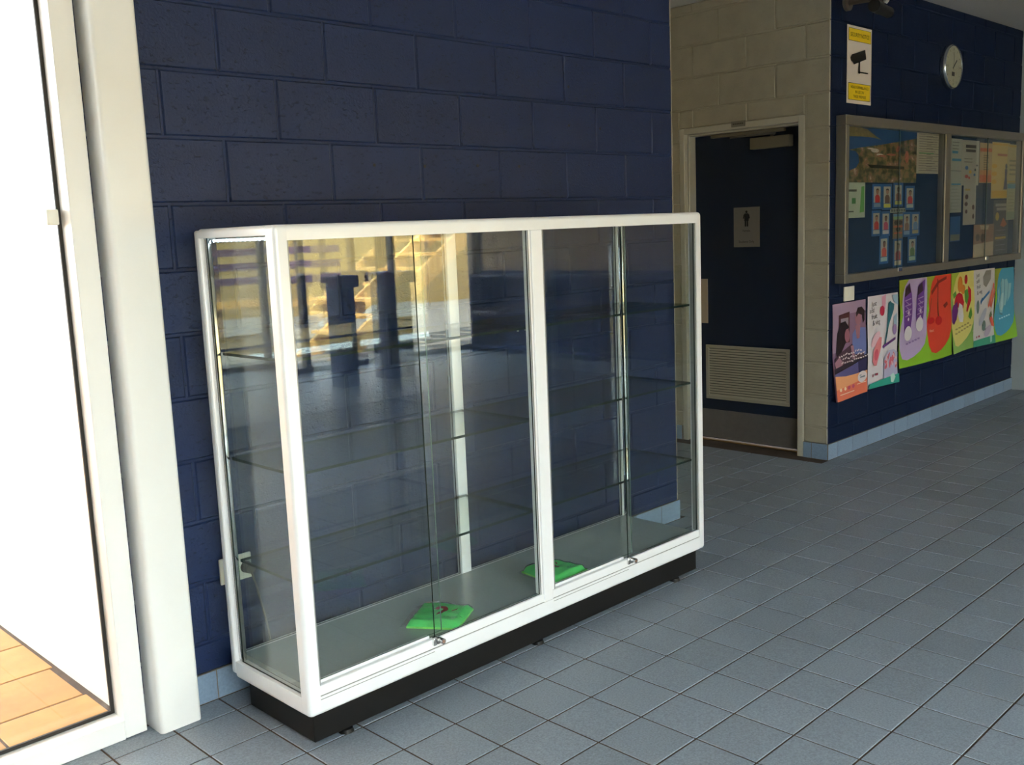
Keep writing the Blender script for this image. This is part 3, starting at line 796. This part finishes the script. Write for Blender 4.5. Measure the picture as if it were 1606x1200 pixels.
ccp = on(1384, 15, 1, -.26)
cc = empty('security_camera', (ccp.x, -.26, ccp.z), 'dark cylindrical security camera on a wall bracket under the ceiling', 'camera')
CCB = mat('camera_black', (.012, .011, .010), .4); CCT = mat('bracket_tan', (.16, .13, .10), .5)
d_ = (on(1401, 23, 1, -.23) - on(1366, 7, 1, -.29)).normalized()
bm = bmesh.new(); A_ = ccp - d_ * .12; B_ = ccp + d_ * .12
bm_cyl(bm, A_, B_, .030, 20); bm_out('camera_body', bm, CCB, cc, smooth=True)
cyl('sun_hood', A_ - d_ * .03 + Vector((0, 0, .002)), A_ + d_ * .07, .034, CCB, cc)
cyl('lens_ring', B_, B_ + d_ * .008, .024, CHROME, cc)
tube('bracket_arm', [ccp + Vector((0, 0, .030)), ccp + Vector((.03, .06, .075)), Vector((ccp.x + .08, -.02, ccp.z + .09))], .016, CCT, cc)
cyl('bracket_plate', (ccp.x + .08, -.001, ccp.z + .09), (ccp.x + .08, -.022, ccp.z + .09), .045, CCT, cc)
cyl('bracket_knob', ccp + Vector((-.012, -.02, .034)), ccp + Vector((-.012, -.034, .048)), .014, mat('knob_grey', (.45, .43, .38), .4, metal=.5), cc)
sw = empty('light_switch', (4.15, -.002, .963), 'small cream switch plate under the left end of the noticeboard', 'light switch')
box('switch_plate', 4.085, 4.215, -.010, -.001, .962, 1.050, PLASTIC, sw, .003, 2)
box('rocker', 4.142, 4.158, -.014, -.0105, .985, 1.025, PLASTIC, sw, .001, 1)

# ------------------------------------------------------------------ noticeboard
NX0, NX1, NZ0, NZ1, NY = 3.975, 6.950, 1.078, 2.064, -.066
nb = empty('noticeboard', (5.46, -.03, NZ0), 'long glass fronted aluminium noticeboard with papers pinned inside on blue wall', 'noticeboard')
def nbx(n, *a, M=ALUG, bev=.003): return box(n, *a, M, nb, bev, 1)
nbx('frame_rail', NX0, NX1, NY, -.001, NZ1 - .058, NZ1)
nbx('frame_rail', NX0, NX1, NY, -.001, NZ0, NZ0 + .052)
nbx('frame_stile', NX0, NX0 + .042, NY, -.001, NZ0 + .0525, NZ1 - .0585)
nbx('frame_stile', NX1 - .042, NX1, NY, -.001, NZ0 + .0525, NZ1 - .0585)
nbx('frame_stile', 5.415, 5.505, NY, -.0125, NZ0 + .0525, NZ1 - .0585)
FELT = mat('blue_felt', (.007, .030, .075), .95, var=.1, vscale=200)
nbx('backing_panel', NX0 + .0425, NX1 - .0425, -.012, -.002, NZ0 + .0525, NZ1 - .0585, M=FELT, bev=0)
for (a, b) in ((NX0 + .043, 5.414), (5.506, NX1 - .043)):
    mid = (a + b) / 2
    pane('sliding_pane', a, mid + .03, -.0455, -.0415, NZ0 + .053, NZ1 - .059, nb, G=GLASSN, E=GEDGEL)
    pane('sliding_pane', mid - .01, b, -.0555, -.0515, NZ0 + .053, NZ1 - .059, nb, G=GLASSN)
    box('pane_lock', mid - .03, mid + .03, NY - .008, NY - .0005, NZ0 + .030, NZ0 + .056, CHROME, nb, .003, 1)
YP = -.0135
def paper(name, px, col, label, cat='notice', group=None, y=YP, **k):
    return Sheet(name, rect_y(*px, y), flat(col) if isinstance(col, (str, tuple)) else col, OUTY, label, cat, group, lift=.0006, thick=.0006, **k)
# aerial photo poster
def landm():
    M = bpy.data.materials.new('aerial_land_print'); M.use_nodes = True
    n = M.node_tree.nodes; L = M.node_tree.links; b = n['Principled BSDF']
    tc = n.new('ShaderNodeTexCoord'); mp = n.new('ShaderNodeMapping'); mp.inputs['Scale'].default_value = (1, 1, 1.6)
    L.new(tc.outputs['Object'], mp.inputs[0])
    t = n.new('ShaderNodeTexNoise'); t.inputs['Scale'].default_value = 14; t.inputs['Detail'].default_value = 8; L.new(mp.outputs[0], t.inputs[0])
    cr = n.new('ShaderNodeValToRGB'); e = cr.color_ramp.elements
    e[0].position = .36; e[0].color = (.045, .06, .02, 1); e[1].position = .72; e[1].color = (.52, .40, .30, 1)
    for p_, c in ((.46, (.10, .10, .03, 1)), (.54, (.22, .15, .06, 1)), (.62, (.25, .12, .07, 1))):
        q = e.new(p_); q.color = c
    L.new(t.outputs['Fac'], cr.inputs[0]); L.new(cr.outputs[0], b.inputs['Base Color']); b.inputs['Roughness'].default_value = .5
    return M
LAND = landm()
ap = paper('aerial_photo_poster', (1331.5, 194, 1436.5, 287), '#1d4a78', 'large aerial photograph of a coastal town between sea and fields inside noticeboard', 'poster')
ap.pr('land_print', [[(0, .04), (.10, .03), (.25, .07), (.34, .15), (.45, .235), (.33, .205), (.15, .20), (0, .21)]], mat('hill_print', (.20, .16, .06), .5, var=.3, vscale=30))
ap.pr('land_print', [[(0, .44), (.12, .40), (.28, .36), (.45, .32), (.62, .27), (.80, .22), (1, .16), (1, 1), (0, 1), (0, .80), (.10, .74), (.14, .64), (.13, .52), (.09, .46)]], LAND)
ap.pr('town_print', [ell(.36, .43, .06, .035), ell(.43, .50, .05, .02), ell(.30, .40, .05, .015)], mat('pale_roofs', (.55, .47, .40), .5, var=.4, vscale=90))
ap.pr('red_roof_print', [ell(.46, .52, .06, .02), ell(.70, .38, .03, .06, rot=.3), ell(.60, .49, .07, .02), ell(.84, .52, .03, .12)], mat('red_roofs', (.38, .12, .07), .5, var=.4, vscale=60))
ap.pr('field_print', [[(.25, .68), (.8, .70), (.8, .75), (.3, .74)]], mat('dark_trees', (.035, .035, .015), .6, var=.3, vscale=40))
def lines(s, u0, u1, v0, v1, n, col, hgt=.012, seed=1, ragged=True):
    r = random.Random(seed); P_ = []
    for k in range(n):
        v = v0 + (v1 - v0) * k / max(1, n - 1); e = u1 - (r.uniform(0, .35) * (u1 - u0) if ragged else 0)
        P_.append(rc(u0, v, e, v + hgt))
    return s.pr('lettering', P_, col)
s = paper('notice_sheet', (1438, 205, 1479, 273), '#a8a08c', 'white timetable sheet pinned right of the aerial photograph')
lines(s, .08, .92, .06, .92, 16, '#726c5c', .014, 3); lines(s, .35, .60, .10, .9, 12, '#666050', .012, 8)
s.pr('highlight', [rc(.08, .50, .62, .53)], '#5d8a5a')
s = paper('notice_sheet', (1326.5, 286, 1356, 341), '#a9b3a3', 'white sheet with a green bar at its right edge pinned under the aerial photograph')
s.pr('green_bar', [[(.80, .12), (.95, .10), (.95, .84), (.72, .86)]], '#5c9a4a'); s.pr('lettering', [rc(.1, .20, .55, .26), rc(.1, .80, .40, .84)], '#4b5248'); s.pr('green_square', [rc(.30, .44, .50, .60)], '#3f7d46')
# portrait cards
skin = ['#8f6a52', '#9d7a63', '#6d4c3a']
cards = [((1369.5, 292, 1381, 325), '#b8342e', '#7a8fa8', 'red'), ((1385, 292, 1396.5, 326), '#6b4a34', '#c9c24a', 'brown'), ((1402.5, 290, 1414, 321), '#8a5a4a', '#b9b45a', 'tan'), ((1421, 295, 1432, 326), '#b03a38', '#a9b3ac', 'dark red'),
         ((1368.5, 334, 1379, 367), '#b6403c', '#aab0b8', 'red'), ((1383.5, 335, 1393.5, 367), '#b04a62', '#b0b2bc', 'pink'), ((1417, 336, 1426, 368), '#8a6a5a', '#7d9ac0', 'salmon'), ((1430, 336, 1440, 366), '#6a8ab0', '#a89a78', 'pale blue'),
         ((1380.5, 374, 1391, 410), '#c0564a', '#a9c0cc', 'orange'), ((1402, 377, 1413, 416), '#a04a4a', '#c8c4b0', 'maroon'), ((1425, 375, 1435, 408), '#5f7a4a', '#a8b8a8', 'green')]
rows_ = ['top row', 'top row', 'top row', 'top row', 'middle row', 'middle row', 'middle row', 'middle row', 'bottom row', 'bottom row', 'bottom row']
for k, (px, c1, c2, nm) in enumerate(cards):
    big = (px[0] - 1.4, px[1] - 3.5, px[2] + 1.8, px[3] + 3)
    s = paper('portrait_card', big, '#215a92', 'small blue portrait card with %s clothing in the %s of the noticeboard' % (nm, rows_[k]), 'card', 'portrait cards in the noticeboard')
    s.pr('photo_print', [rc(.14, .10, .84, .74)], '#a9a598')
    s.pr('clothing_print', [[(.28, .74), (.26, .50), (.40, .42), (.62, .42), (.76, .52), (.76, .74)]], c1)
    s.pr('face_print', [ell(.51, .31, .14, .10)], skin[k % 3])
    s.pr('hair_print', [[(.36, .30), (.38, .20), (.51, .17), (.64, .20), (.66, .30), (.60, .235), (.43, .235)]], '#3a261a')
    s.pr('caption_print', [rc(.14, .76, .84, .91)], c2)
s = paper('caption_strip', (1396, 327, 1420, 333), '#9a9c90', 'narrow white caption strip between the rows of portrait cards', 'label')
s.pr('lettering', [rc(.05 + .16 * k, .2, .17 + .16 * k, .8) for k in range(6)], '#5c5e58')
s = paper('group_photo', (1400.5, 335, 1415.5, 374), '#7c6a54', 'orange and brown group photograph in the middle of the portrait cards', 'photograph')
s.pr('sky_print', [rc(.03, .02, .97, .12)], '#5f8fb8'); s.pr('grass_print', [rc(.03, .12, .97, .24)], '#86a878')
s.pr('people_print', [ell(.30, .36, .2, .09), ell(.72, .36, .2, .09), ell(.5, .62, .24, .09)], '#3a3024'); s.pr('shirt_print', [rc(.05, .48, .95, .55), rc(.1, .74, .9, .80)], '#b8603c')
# second bay
def n2(px, col, label, cat='notice', **k): return paper('notice_sheet', px, col, label, cat, **k)
s = n2((1492, 217, 1508, 268), '#a5a699', 'white sheet with blue heading at the mullion end of the second bay'); s.pr('heading', [rc(.1, .38, .62, .46), rc(.1, .62, .95, .70)], '#3f86a8'); lines(s, .1, .9, .1, .3, 3, '#77786c', .03, 5)
s = n2((1490.5, 268, 1507, 333), '#a2a59b', 'white typed sheet hanging below the sheet with blue heading'); lines(s, .1, .9, .35, .92, 8, '#8b8d84', .015, 6); s.pr('heading', [rc(.1, .30, .9, .335)], '#3f86a8')
s = n2((1508.5, 219, 1534, 291), '#a9a799', 'white sheet with bold black heading and coloured dots', y=YP - .001); s.pr('heading', [rc(.22, .10, .82, .17), rc(.24, .20, .80, .26)], '#4a463e'); lines(s, .15, .85, .40, .47, 2, '#7a766a', .02, 2)
s.pr('blue_dot', [ell(.30, .61, .09, .045), ell(.75, .76, .06, .03)], '#3e6a9c'); s.pr('red_dot', [ell(.30, .80, .10, .04), ell(.45, .83, .06, .03)], '#b0544a'); s.pr('yellow_dot', [ell(.50, .70, .08, .04)], '#c8a440'); s.pr('black_dot', [ell(.78, .65, .05, .03), ell(.88, .55, .06, .02)], '#3e4a4a')
s = n2((1511.5, 287, 1529, 352), '#aeab9f', 'white strip sheet with small dark pictures below the coloured dots', y=YP - .002); s.pr('picture_print', [ell(.25, .33, .13, .06), ell(.22, .50, .13, .05), ell(.80, .58, .1, .06), ell(.25, .68, .1, .05), ell(.82, .80, .08, .06)], '#5e4a44'); s.pr('heading', [rc(.1, .14, .5, .18)], '#b09a5a')
s = n2((1537, 223.5, 1554.5, 287), '#b59c6e', 'cream sheet with orange bands at top and bottom'); s.pr('orange_band', [rc(.03, .13, .97, .22), rc(.03, .80, .97, .985)], '#c4622c'); s.pr('orange_wash', [rc(.03, .68, .97, .80)], '#c48648'); lines(s, .3, .75, .3, .65, 7, '#86744e', .025, 7)
s = n2((1556.5, 222.5, 1581, 311), '#c9b06a', 'tall yellow poster with a blue figure diagram', 'poster'); s.pr('yellow_band', [rc(.02, .02, .98, .05), rc(.02, .86, .98, .985), ell(.15, .42, .15, .04), ell(.15, .56, .15, .04), ell(.15, .70, .14, .04)], '#d0a21a'); s.pr('figure_print', [ell(.82, .42, .06, .05), [(.74, .47), (.90, .47), (.86, .62), (.92, .84), (.84, .84), (.80, .66), (.74, .84), (.68, .84), (.76, .62)]], '#5a5a72'); s.pr('lettering', [rc(.3, .20, .85, .24)], '#b06a4a')
s = n2((1581, 226, 1598.5, 287), '#b8a878', 'cream sheet with yellow rim next to the tall yellow poster', y=YP - .001); s.pr('yellow_rim', [rc(.03, .02, .97, .07), rc(.90, .07, .97, .97), rc(.03, .95, .90, .98)], '#c29a2c'); lines(s, .15, .8, .40, .75, 4, '#8a8260', .05, 12)
s = n2((1579.5, 287.5, 1594, 344), '#a7a585', 'pale sheet with blue band hanging under the cream sheet', y=YP - .002); s.pr('blue_band', [rc(.03, .02, .97, .14)], '#5f8fa4'); s.pr('green_band', [rc(.03, .78, .97, .98)], '#8a9a7e'); lines(s, .15, .85, .25, .7, 6, '#958f70', .02, 15)
s = n2((1490.5, 340, 1505, 378), '#2f5a88', 'small blue leaflet with pale foot low in the second bay', 'leaflet'); s.pr('foot_band', [rc(.03, .72, .97, .97)], '#7f7f6c')
s = n2((1527, 353, 1557, 405), '#8b6a54', 'leaning cream photograph of brown pieces at the bottom ledge', 'photograph', y=YP - .004); s.pr('white_print', [[(.0, .55), (1, .50), (.98, .98), (0, .98)], [(.3, .02), (.75, .04), (.7, .16), (.35, .14)]], '#b8a88c'); s.pr('dark_print', [ell(.45, .38, .12, .12), ell(.2, .36, .1, .1)], '#4a3428'); s.pr('red_trim', [rc(.02, .95, .98, .985)], '#8c4430')
s = n2((1558.5, 314, 1579, 403), '#4c4a4c', 'dark grey poster with yellow and orange shapes below the tall yellow poster', 'poster', y=YP - .001); s.pr('heading', [rc(.12, .06, .95, .11), rc(.2, .13, .9, .18)], '#9c968c'); s.pr('yellow_shape', [ell(.25, .28, .12, .07), rc(.15, .63, .85, .67), rc(.1, .94, .9, .98)], '#b89a2c'); s.pr('orange_shape', [[(.45, .44), (.65, .30), (.9, .42), (.7, .47)]], '#b8642c'); lines(s, .2, .85, .51, .85, 5, '#77727a', .015, 4)

# ------------------------------------------------------------------ health posters below the noticeboard
def poster(c, col, label, seed, curl=.02, wave=.006):
    pts = [on(x, y, 1, -.003) for x, y in c]
    return Sheet('wall_poster', pts, flat(col), OUTY, label, 'poster', 'posters below the noticeboard', curl=curl, wave=wave, seed=seed, lift=.0011)
# 1: two people talking over a counter, orange foot band
s = poster([(1305.3, 478), (1357, 469), (1357, 614), (1305.3, 631)], '#8a6a86', 'purple photo poster of two people talking with an orange band along its bottom', 1)
s.pr('wall_print', [rc(0, 0, 1, .12), rc(0, .12, .16, .5)], '#a58aa4'); s.pr('picture_frame', [[(.18, .12), (.50, .10), (.50, .42), (.18, .42)]], '#5a2f34'); s.pr('picture_inside', [rc(.23, .16, .46, .40)], '#9a8c98')
s.pr('shirt_print', [[(.55, .62), (.58, .34), (.70, .28), (.98, .30), (.99, .70), (.60, .70)]], '#6c78b4'); s.pr('neck_print', [[(.66, .26), (.82, .26), (.78, .40), (.70, .40)], ell(.76, .185, .10, .075)], '#9c6a78')
s.pr('hair_print', [[(.68, .13), (.74, .075), (.86, .07), (.96, .12), (.95, .22), (.89, .25), (.87, .16), (.76, .14), (.70, .17)]], '#2c1a24')
s.pr('hair_print', [[(.08, .50), (.12, .30), (.22, .20), (.36, .19), (.46, .26), (.40, .30), (.36, .42), (.22, .52), (.10, .54)]], '#241620')
s.pr('face_print', [ell(.41, .345, .075, .07, rot=.2)], '#9a6272'); s.pr('body_print', [[(.02, .56), (.25, .50), (.55, .44), (.62, .56), (.9, .56), (.9, .64), (.3, .66), (.02, .68)]], '#4e3446')
s.pr('arm_print', [[(.02, .60), (.16, .55), (.28, .62), (.08, .70)], [(.50, .46), (.58, .46), (.62, .60), (.54, .60)]], '#a87a8c')
s.pr('counter_print', [[(0, .66), (1, .58), (1, .62), (0, .715)]], '#2a2030'); s.pr('trouser_print', [[(.70, .64), (.98, .62), (.98, .76), (.72, .78)]], '#34305c'); s.pr('front_print', [[(0, .715), (.70, .655), (.70, .80), (0, .78)]], '#5d588c')
s.pr('orange_band', [[(0, .735), (.3, .76), (.6, .765), (1, .76), (1, 1), (0, 1)]], '#e8a070'); s.pr('coral_band', [[(0, .88), (1, .84), (1, 1), (0, 1)]], '#e07458')
s.pr('white_badge', [ell(.83, .815, .15, .06)], '#d8ccd0'); s.pr('badge_print', [rc(.74, .79, .80, .80), rc(.76, .81, .92, .825)], '#6a7c8c')
s.pr('icon', [ell(.12 + .14 * k, .885, .035, .018) for k in range(2)], '#f0d8b8'); s.pr('icon', [ell(.38 + .14 * k, .885, .045, .02) for k in range(2)], '#c04868'); s.pr('lettering', [rc(.64, .875, .95, .882), rc(.08, .93, .55, .938)], '#f0d4c0')
pts_ = []
rr_ = random.Random(4)
for k, (v_, a0, a1) in enumerate(((.545, .12, .75), (.585, .22, .88), (.625, .18, .98))):
    x = a0
    while x < a1:
        l = rr_.uniform(.03, .07); pts_.append(ln(x, v_ - .03 * x, x + l, v_ - .03 * x - rr_.uniform(-.012, .02), .014)); x += l + .02
s.pr('script_lettering', pts_, '#d9c8cc')
# 2: white fruit and veg poster
s = poster([(1360.9, 465.6), (1407.8, 458.3), (1405, 598.7), (1358.6, 611)], '#d6d0d8', 'white poster reading Just add fruit and veg with a pink slice and teal foot', 2, curl=.015)
for k, (t, u) in enumerate((('Just', .12), ('add', .06), ('fruit', .12), ('& veg', .15))): s.text(t, u, .115 + .068 * k, .054, '#3c3642', maxw=.40, rot=-.05)
s.pr('pink_ribbon', [[(.44, .02), (.58, .0), (.56, .16), (.46, .16)]], '#d89ab4'); s.pr('red_ball', [ell(.46, .175, .075, .055)], '#b8284a')
s.pr('teal_brush', [[(.66, .10), (.72, .08), (.76, .10), (.86, .12), (.84, .18), (.66, .34), (.56, .56), (.50, .60), (.60, .36)]], '#2c6878'); s.pr('blue_wash', [[(.78, .02), (.98, .02), (.98, .14), (.84, .10)], [(.82, .26), (.94, .22), (.94, .36), (.84, .42)]], '#9cb8cc')
s.pr('lilac_ball', [ell(.86, .40, .07, .06)], '#9a7cae'); s.pr('purple_stick', [ln(.46, .57, .90, .50, .030)], '#6a3a88'); s.pr('pink_wash', [ell(.22, .47, .16, .06, rot=-.4)], '#e4bccc')
s.pr('pink_slice', [[(.12, .70), (.14, .60), (.22, .52), (.34, .45), (.41, .46), (.40, .56), (.32, .68), (.26, .76), (.18, .755)]], '#e08890'); s.pr('slice_core', [ell(.24, .64, .07, .06, rot=-.5)], '#d45a70')
s.pr('lilac_shape', [[(.52, .70), (.66, .62), (.84, .62), (.97, .66), (.95, .92), (.52, .96)]], '#b4b0d0')
rr_ = random.Random(11); s.pr('red_pieces', [ell(rr_.uniform(.56, .92), rr_.uniform(.67, .80), .045, .022, 8, rr_.uniform(0, 3)) for _ in range(16)], '#cc6070'); s.pr('pale_pieces', [ell(rr_.uniform(.56, .92), rr_.uniform(.67, .80), .035, .018, 8, rr_.uniform(0, 3)) for _ in range(9)], '#dcb8c0')
s.pr('teal_foot', [[(0, .945), (.55, .92), (1, .90), (1, 1), (0, 1)]], '#2c9a88'); s.pr('leaf_emblem', [[(.72, .90), (.82, .88), (.88, .93), (.80, .985), (.73, .975)]], '#b8d8d0'); s.pr('lettering', [rc(.10, .845, .14, .875), rc(.20, .84, .30, .865)], '#883048')
# footprint posters
def foot(u0=.34, k=0):
    return [(u0, .0), (u0 - .14, .07), (.12 - .02 * k, .16), (.06, .30), (.10, .40), (.03, .52), (.0, .62), (.02, .78), (.10, .90), (.24, .925), (.45, .90), (.68, .85), (.86, .78), (.96, .68), (1, .58), (1, 0)]
def foot_poster(c, col, label, seed, green='#86b82c', corner='#98a22c'):
    s = poster(c, green, label, seed, curl=.028, wave=.010)
    s.pr('corner_print', [[(0, 0), (.5, 0), (.2, .2), (.0, .32)]], corner)
    s.pr('footprint', [foot()], col); return s
s = foot_poster([(1410.3, 440), (1453, 434.5), (1452, 565), (1408, 578.6)], '#b4a0c8', 'lilac footprint poster with a pair of purple lace up shoes', 3)
for (sg_, cu, tp) in ((1, .28, .74), (-1, .72, .66)):
    a = .10 * sg_
    s.pr('shoe_print', [[(cu - .06, .08), (cu + .08, .04) if sg_ > 0 else (cu + .20, .02), (cu + .14, .18), (cu + .15, .40), (cu + .12, tp - .15), (cu - .12, tp - .13), (cu - .16, .40), (cu - .14, .22)]], '#6a3a92')
    s.pr('shoe_collar', [[(cu - .08, .10), (cu + .08, .05), (cu + .10, .15), (cu - .12, .20)]], '#3a2434'); s.pr('shoe_toe', [ell(cu - .01 + (0.03 if sg_ > 0 else 0), tp - .12, .135, .085)], '#d6d0d4')
    s.pr('shoe_lace', [ln(cu - .12, .24 + .06 * k, cu + .10, .22 + .06 * k, .012) for k in range(4)] + [ln(cu - .08, .25 + .06 * k, cu + .06, .30 + .06 * k, .010) for k in range(3)], '#a58cb4')
    s.pr('shoe_eyelet', [ell(cu, .38, .035, .022), ell(cu, .455, .03, .02)], '#c8b4cc')
s.pr('lettering', [rc(.20 + .1 * k, .725 - .008 * k, .275 + .1 * k, .745 - .008 * k) for k in range(5)], '#8c74ac')
s = foot_poster([(1453.3, 434.5), (1491, 429), (1489.5, 555.7), (1450.7, 566)], '#d8442e', 'red footprint poster of a rubber sandal with two cherries', 4)
s.pr('strap_print', [ln(.42, .04, .44, .32, .035), ln(.16, .20, .46, .08, .05), ln(.46, .08, .80, .04, .035), ln(.44, .32, .48, .50, .05)], '#8c2a20'); s.pr('cherry_stem', [ln(.10, .50, .16, .26, .018), ln(.48, .50, .44, .26, .018)], '#5c5a20')
s.pr('cherry', [ell(.18, .53, .14, .040), ell(.48, .545, .13, .055)], '#c41e22'); s.pr('cherry_leaf', [[(.66, .37), (.82, .33), (.86, .37), (.74, .41)]], '#8a2c22'); s.text('Heart', .10, .665, .036, '#e8a898', maxw=.4)
s = foot_poster([(1491.8, 429), (1526.7, 424), (1525, 544.6), (1488.7, 555.7)], '#d8cc74', 'yellow footprint poster with a foot made of vegetables', 5, '#8cb45c', '#a2b83c')
s.pr('carrot_print', [ell(.38, .15, .11, .10), ell(.52, .22, .1, .06)], '#d88430'); s.pr('red_pepper', [[(.14, .38), (.20, .28), (.34, .25), (.48, .28), (.54, .38), (.50, .46), (.30, .44)], ell(.64, .10, .07, .06), [(.74, .18), (.86, .24), (.84, .38), (.66, .52), (.62, .50), (.70, .36)]], '#c01c2c')
s.pr('aubergine_print', [[(.04, .46), (.10, .40), (.26, .36), (.28, .48), (.20, .58), (.08, .64), (.02, .60)]], '#6c2a78'); s.pr('white_radish', [[(.34, .38), (.46, .42), (.50, .56), (.46, .63), (.32, .62), (.26, .52)]], '#d0ccd0')
s.pr('green_pepper', [[(.56, .24), (.70, .22), (.74, .32), (.64, .42), (.58, .38)], [(.74, .52), (.82, .46), (.88, .56), (.80, .62), (.70, .58)], [(.06, .26), (.18, .22), (.22, .28), (.10, .32)]], '#5a9438'); s.pr('lettering', [rc(.12 + .13 * k, .69 - .01 * k, .22 + .13 * k, .71 - .01 * k) for k in range(5)] + [rc(.10 + .13 * k, .745 - .012 * k, .20 + .13 * k, .765 - .012 * k) for k in range(6)], '#a89a5c')
s = poster([(1527, 424.2), (1560, 420), (1556.3, 537.5), (1523.8, 545.4)], '#cfcac8', 'white poster with blue and orange crayons and a teal foot', 6, curl=.012)
for k, t in enumerate(('Just', 'add', 'fruit', '& veg')): s.text(t, .12 + .01 * k, .10 + .075 * k, .052, '#4c4442', maxw=.32, rot=-.1)
s.pr('grey_print', [[(.42, .10), (.55, .02), (.80, .02), (.78, .14), (.56, .24), (.44, .20)]], '#8e8a82'); s.pr('blue_crayon', [ln(.30, .42, .72, .30, .035), ln(.30, .44, .38, .38, .05)], '#2f70ac'); s.pr('orange_crayon', [ln(.92, .20, .76, .50, .06), ln(.98, .28, .82, .52, .06), ln(.84, .30, .68, .50, .05)], '#e0745c')
s.pr('grey_brush', [ell(.17, .48, .06, .09), ell(.50, .74, .09, .07)], '#6c8078'); s.pr('grey_wash', [ell(.42, .62, .20, .07, rot=-.5)], '#b2b4c2'); s.pr('strawberry', [[(.76, .66), (.86, .62), (.95, .70), (.98, .78), (.86, .76)]], '#dc5c4c'); s.pr('strawberry_leaf', [[(.74, .62), (.82, .56), (.88, .62), (.80, .65)]], '#6c7a52'); s.pr('lilac_wash', [ell(.68, .82, .16, .06, rot=-.3)], '#b8a8bc')
s.pr('teal_foot', [[(0, .915), (1, .89), (1, 1), (0, 1)]], '#3c9a7c'); s.pr('emblem', [[(.76, .90), (.86, .89), (.84, .97), (.76, .98)]], '#a4ccc0'); s.pr('lettering', [rc(.12, .86, .17, .885), rc(.22, .855, .30, .88)], '#a8445c')
s = foot_poster([(1560.4, 421.9), (1589.2, 418.7), (1589, 527), (1556.7, 537.5)], '#4a9cbc', 'blue footprint poster with pale grey socks', 7, '#8cc030', '#9aa028')
s.pr('sock_print', [[(.26, .20), (.34, .14), (.46, .16), (.44, .34), (.46, .52), (.40, .62), (.26, .60), (.22, .48), (.28, .34)], [(.48, .16), (.60, .15), (.66, .22), (.64, .42), (.56, .52), (.48, .52)], [(.68, .22), (.84, .22), (.80, .40), (.66, .48)], [(.12, .30), (.18, .24), (.20, .44), (.14, .50)]], '#93c0c8'); s.pr('sock_light', [[(.28, .34), (.42, .34), (.44, .52), (.38, .58), (.26, .56)]], '#b4d2d4'); s.pr('sock_line', [ln(.30, .14, .26, .62, .014), ln(.46, .16, .46, .54, .014), ln(.66, .22, .64, .44, .014), ln(.26, .62, .40, .64, .014)], '#5c7a82'); s.pr('lettering', [rc(.22 + .11 * k, .68 - .006 * k, .30 + .11 * k, .70 - .006 * k) for k in range(5)], '#b8dce4')

# ------------------------------------------------------------------ things behind the camera that the cabinet glass mirrors
BLUEP = mat('blue_post_paint', (.025, .05, .14), .5, var=.05, vscale=3); PURP = mat('purple_cap', (.10, .05, .13), .5)
for k, (x, y, lab) in enumerate(((4.05, -6.3, 'blue square bollard with purple cap, the slimmer of the two before the glazed front'), (4.75, -6.4, 'blue square bollard with purple cap, the thicker of the two before the glazed front'))):
    wd = .10 + .05 * k
    t = empty('bollard', (x, y, 0), lab, 'bollard', 'blue bollards before the glazed front')
    box('shaft', x - wd, x + wd, y - wd, y + wd, .0005, .98, BLUEP, t, .006, 1)
    box('cap', x - wd - .04, x + wd + .04, y - wd - .04, y + wd + .04, .9805, 1.10, PURP, t, .02, 2)
st = empty('timber_stair', (7.7, -9.6, -.12), 'golden timber outdoor stair with sloping stringers in the yard behind the glazed front', 'stair')
for yy in (-9.9, -9.1):
    x0, z0, x1, z1 = 5.7, -.12, 9.7, 2.6
    mk('stringer', [(x0, yy, z0 - .02), (x0 + .45, yy, z0 - .02), (x1 + .45, yy, z1), (x1, yy, z1), (x0, yy + .05, z0 - .02), (x0 + .45, yy + .05, z0 - .02), (x1 + .45, yy + .05, z1), (x1, yy + .05, z1)],
       [(0, 1, 2, 3), (7, 6, 5, 4), (0, 4, 5, 1), (1, 5, 6, 2), (2, 6, 7, 3), (3, 7, 4, 0)], WOOD, st)
for k in range(13):
    x = 6.0 + k * .305; z = .17 + k * .198
    box('tread', x, x + .28, -9.85, -9.1, z, z + .04, WOOD, st)
sl = empty('slatted_bench', (4.4, -11.2, 0), 'long slatted timber bench back in the sunlit yard', 'bench')
for z in (.45, .80, 1.02, 1.24, 1.46):
    box('slat', 1.5, 7.5, -11.25, -11.2, z, z + .11, mat('purple_slat', (.12, .07, .10), .6) if z > .6 else WOOD, sl)
for x in (1.6, 3.0, 4.4, 5.8, 7.2):
    box('leg', x, x + .08, -11.32, -11.255, -.129, 1.62, BROWN, sl)
struct(box('yard_wall', -20, 25, -16.3, -16, -.13, 3.2, mat('yellow_render', (.32, .22, .075), .8, var=.1, vscale=2)))
tp = empty('timber_panelling', (XR - .03, -5.3, 1.0), 'brown vertical board panelling on the end wall', 'wall panelling')
for k in range(16):
    y = -7.4 + k * .262
    box('board', XR - .032, XR - .002, y, y + .255, .98, 2.6, BROWN, tp, .004, 1)
dp = empty('low_bookcase', (XR - .2, -5.3, 0), 'low blue bookcase with open shelves under the brown panelling', 'bookcase')
box('top', XR - .38, XR - .002, -7.3, -3.3, .92, .95, BLUEP, dp)
for k in range(5): box('upright', XR - .37, XR - .01, -7.3 + k * .992, -7.27 + k * .992, .001, .9195, BLUEP, dp)
for z in (.06, .48): box('shelf', XR - .36, XR - .02, -7.265, -3.36, z, z + .025, BLUEP, dp)
box('back', XR - .019, XR - .0105, -7.265, -3.36, .001, .9195, BLUEP, dp)
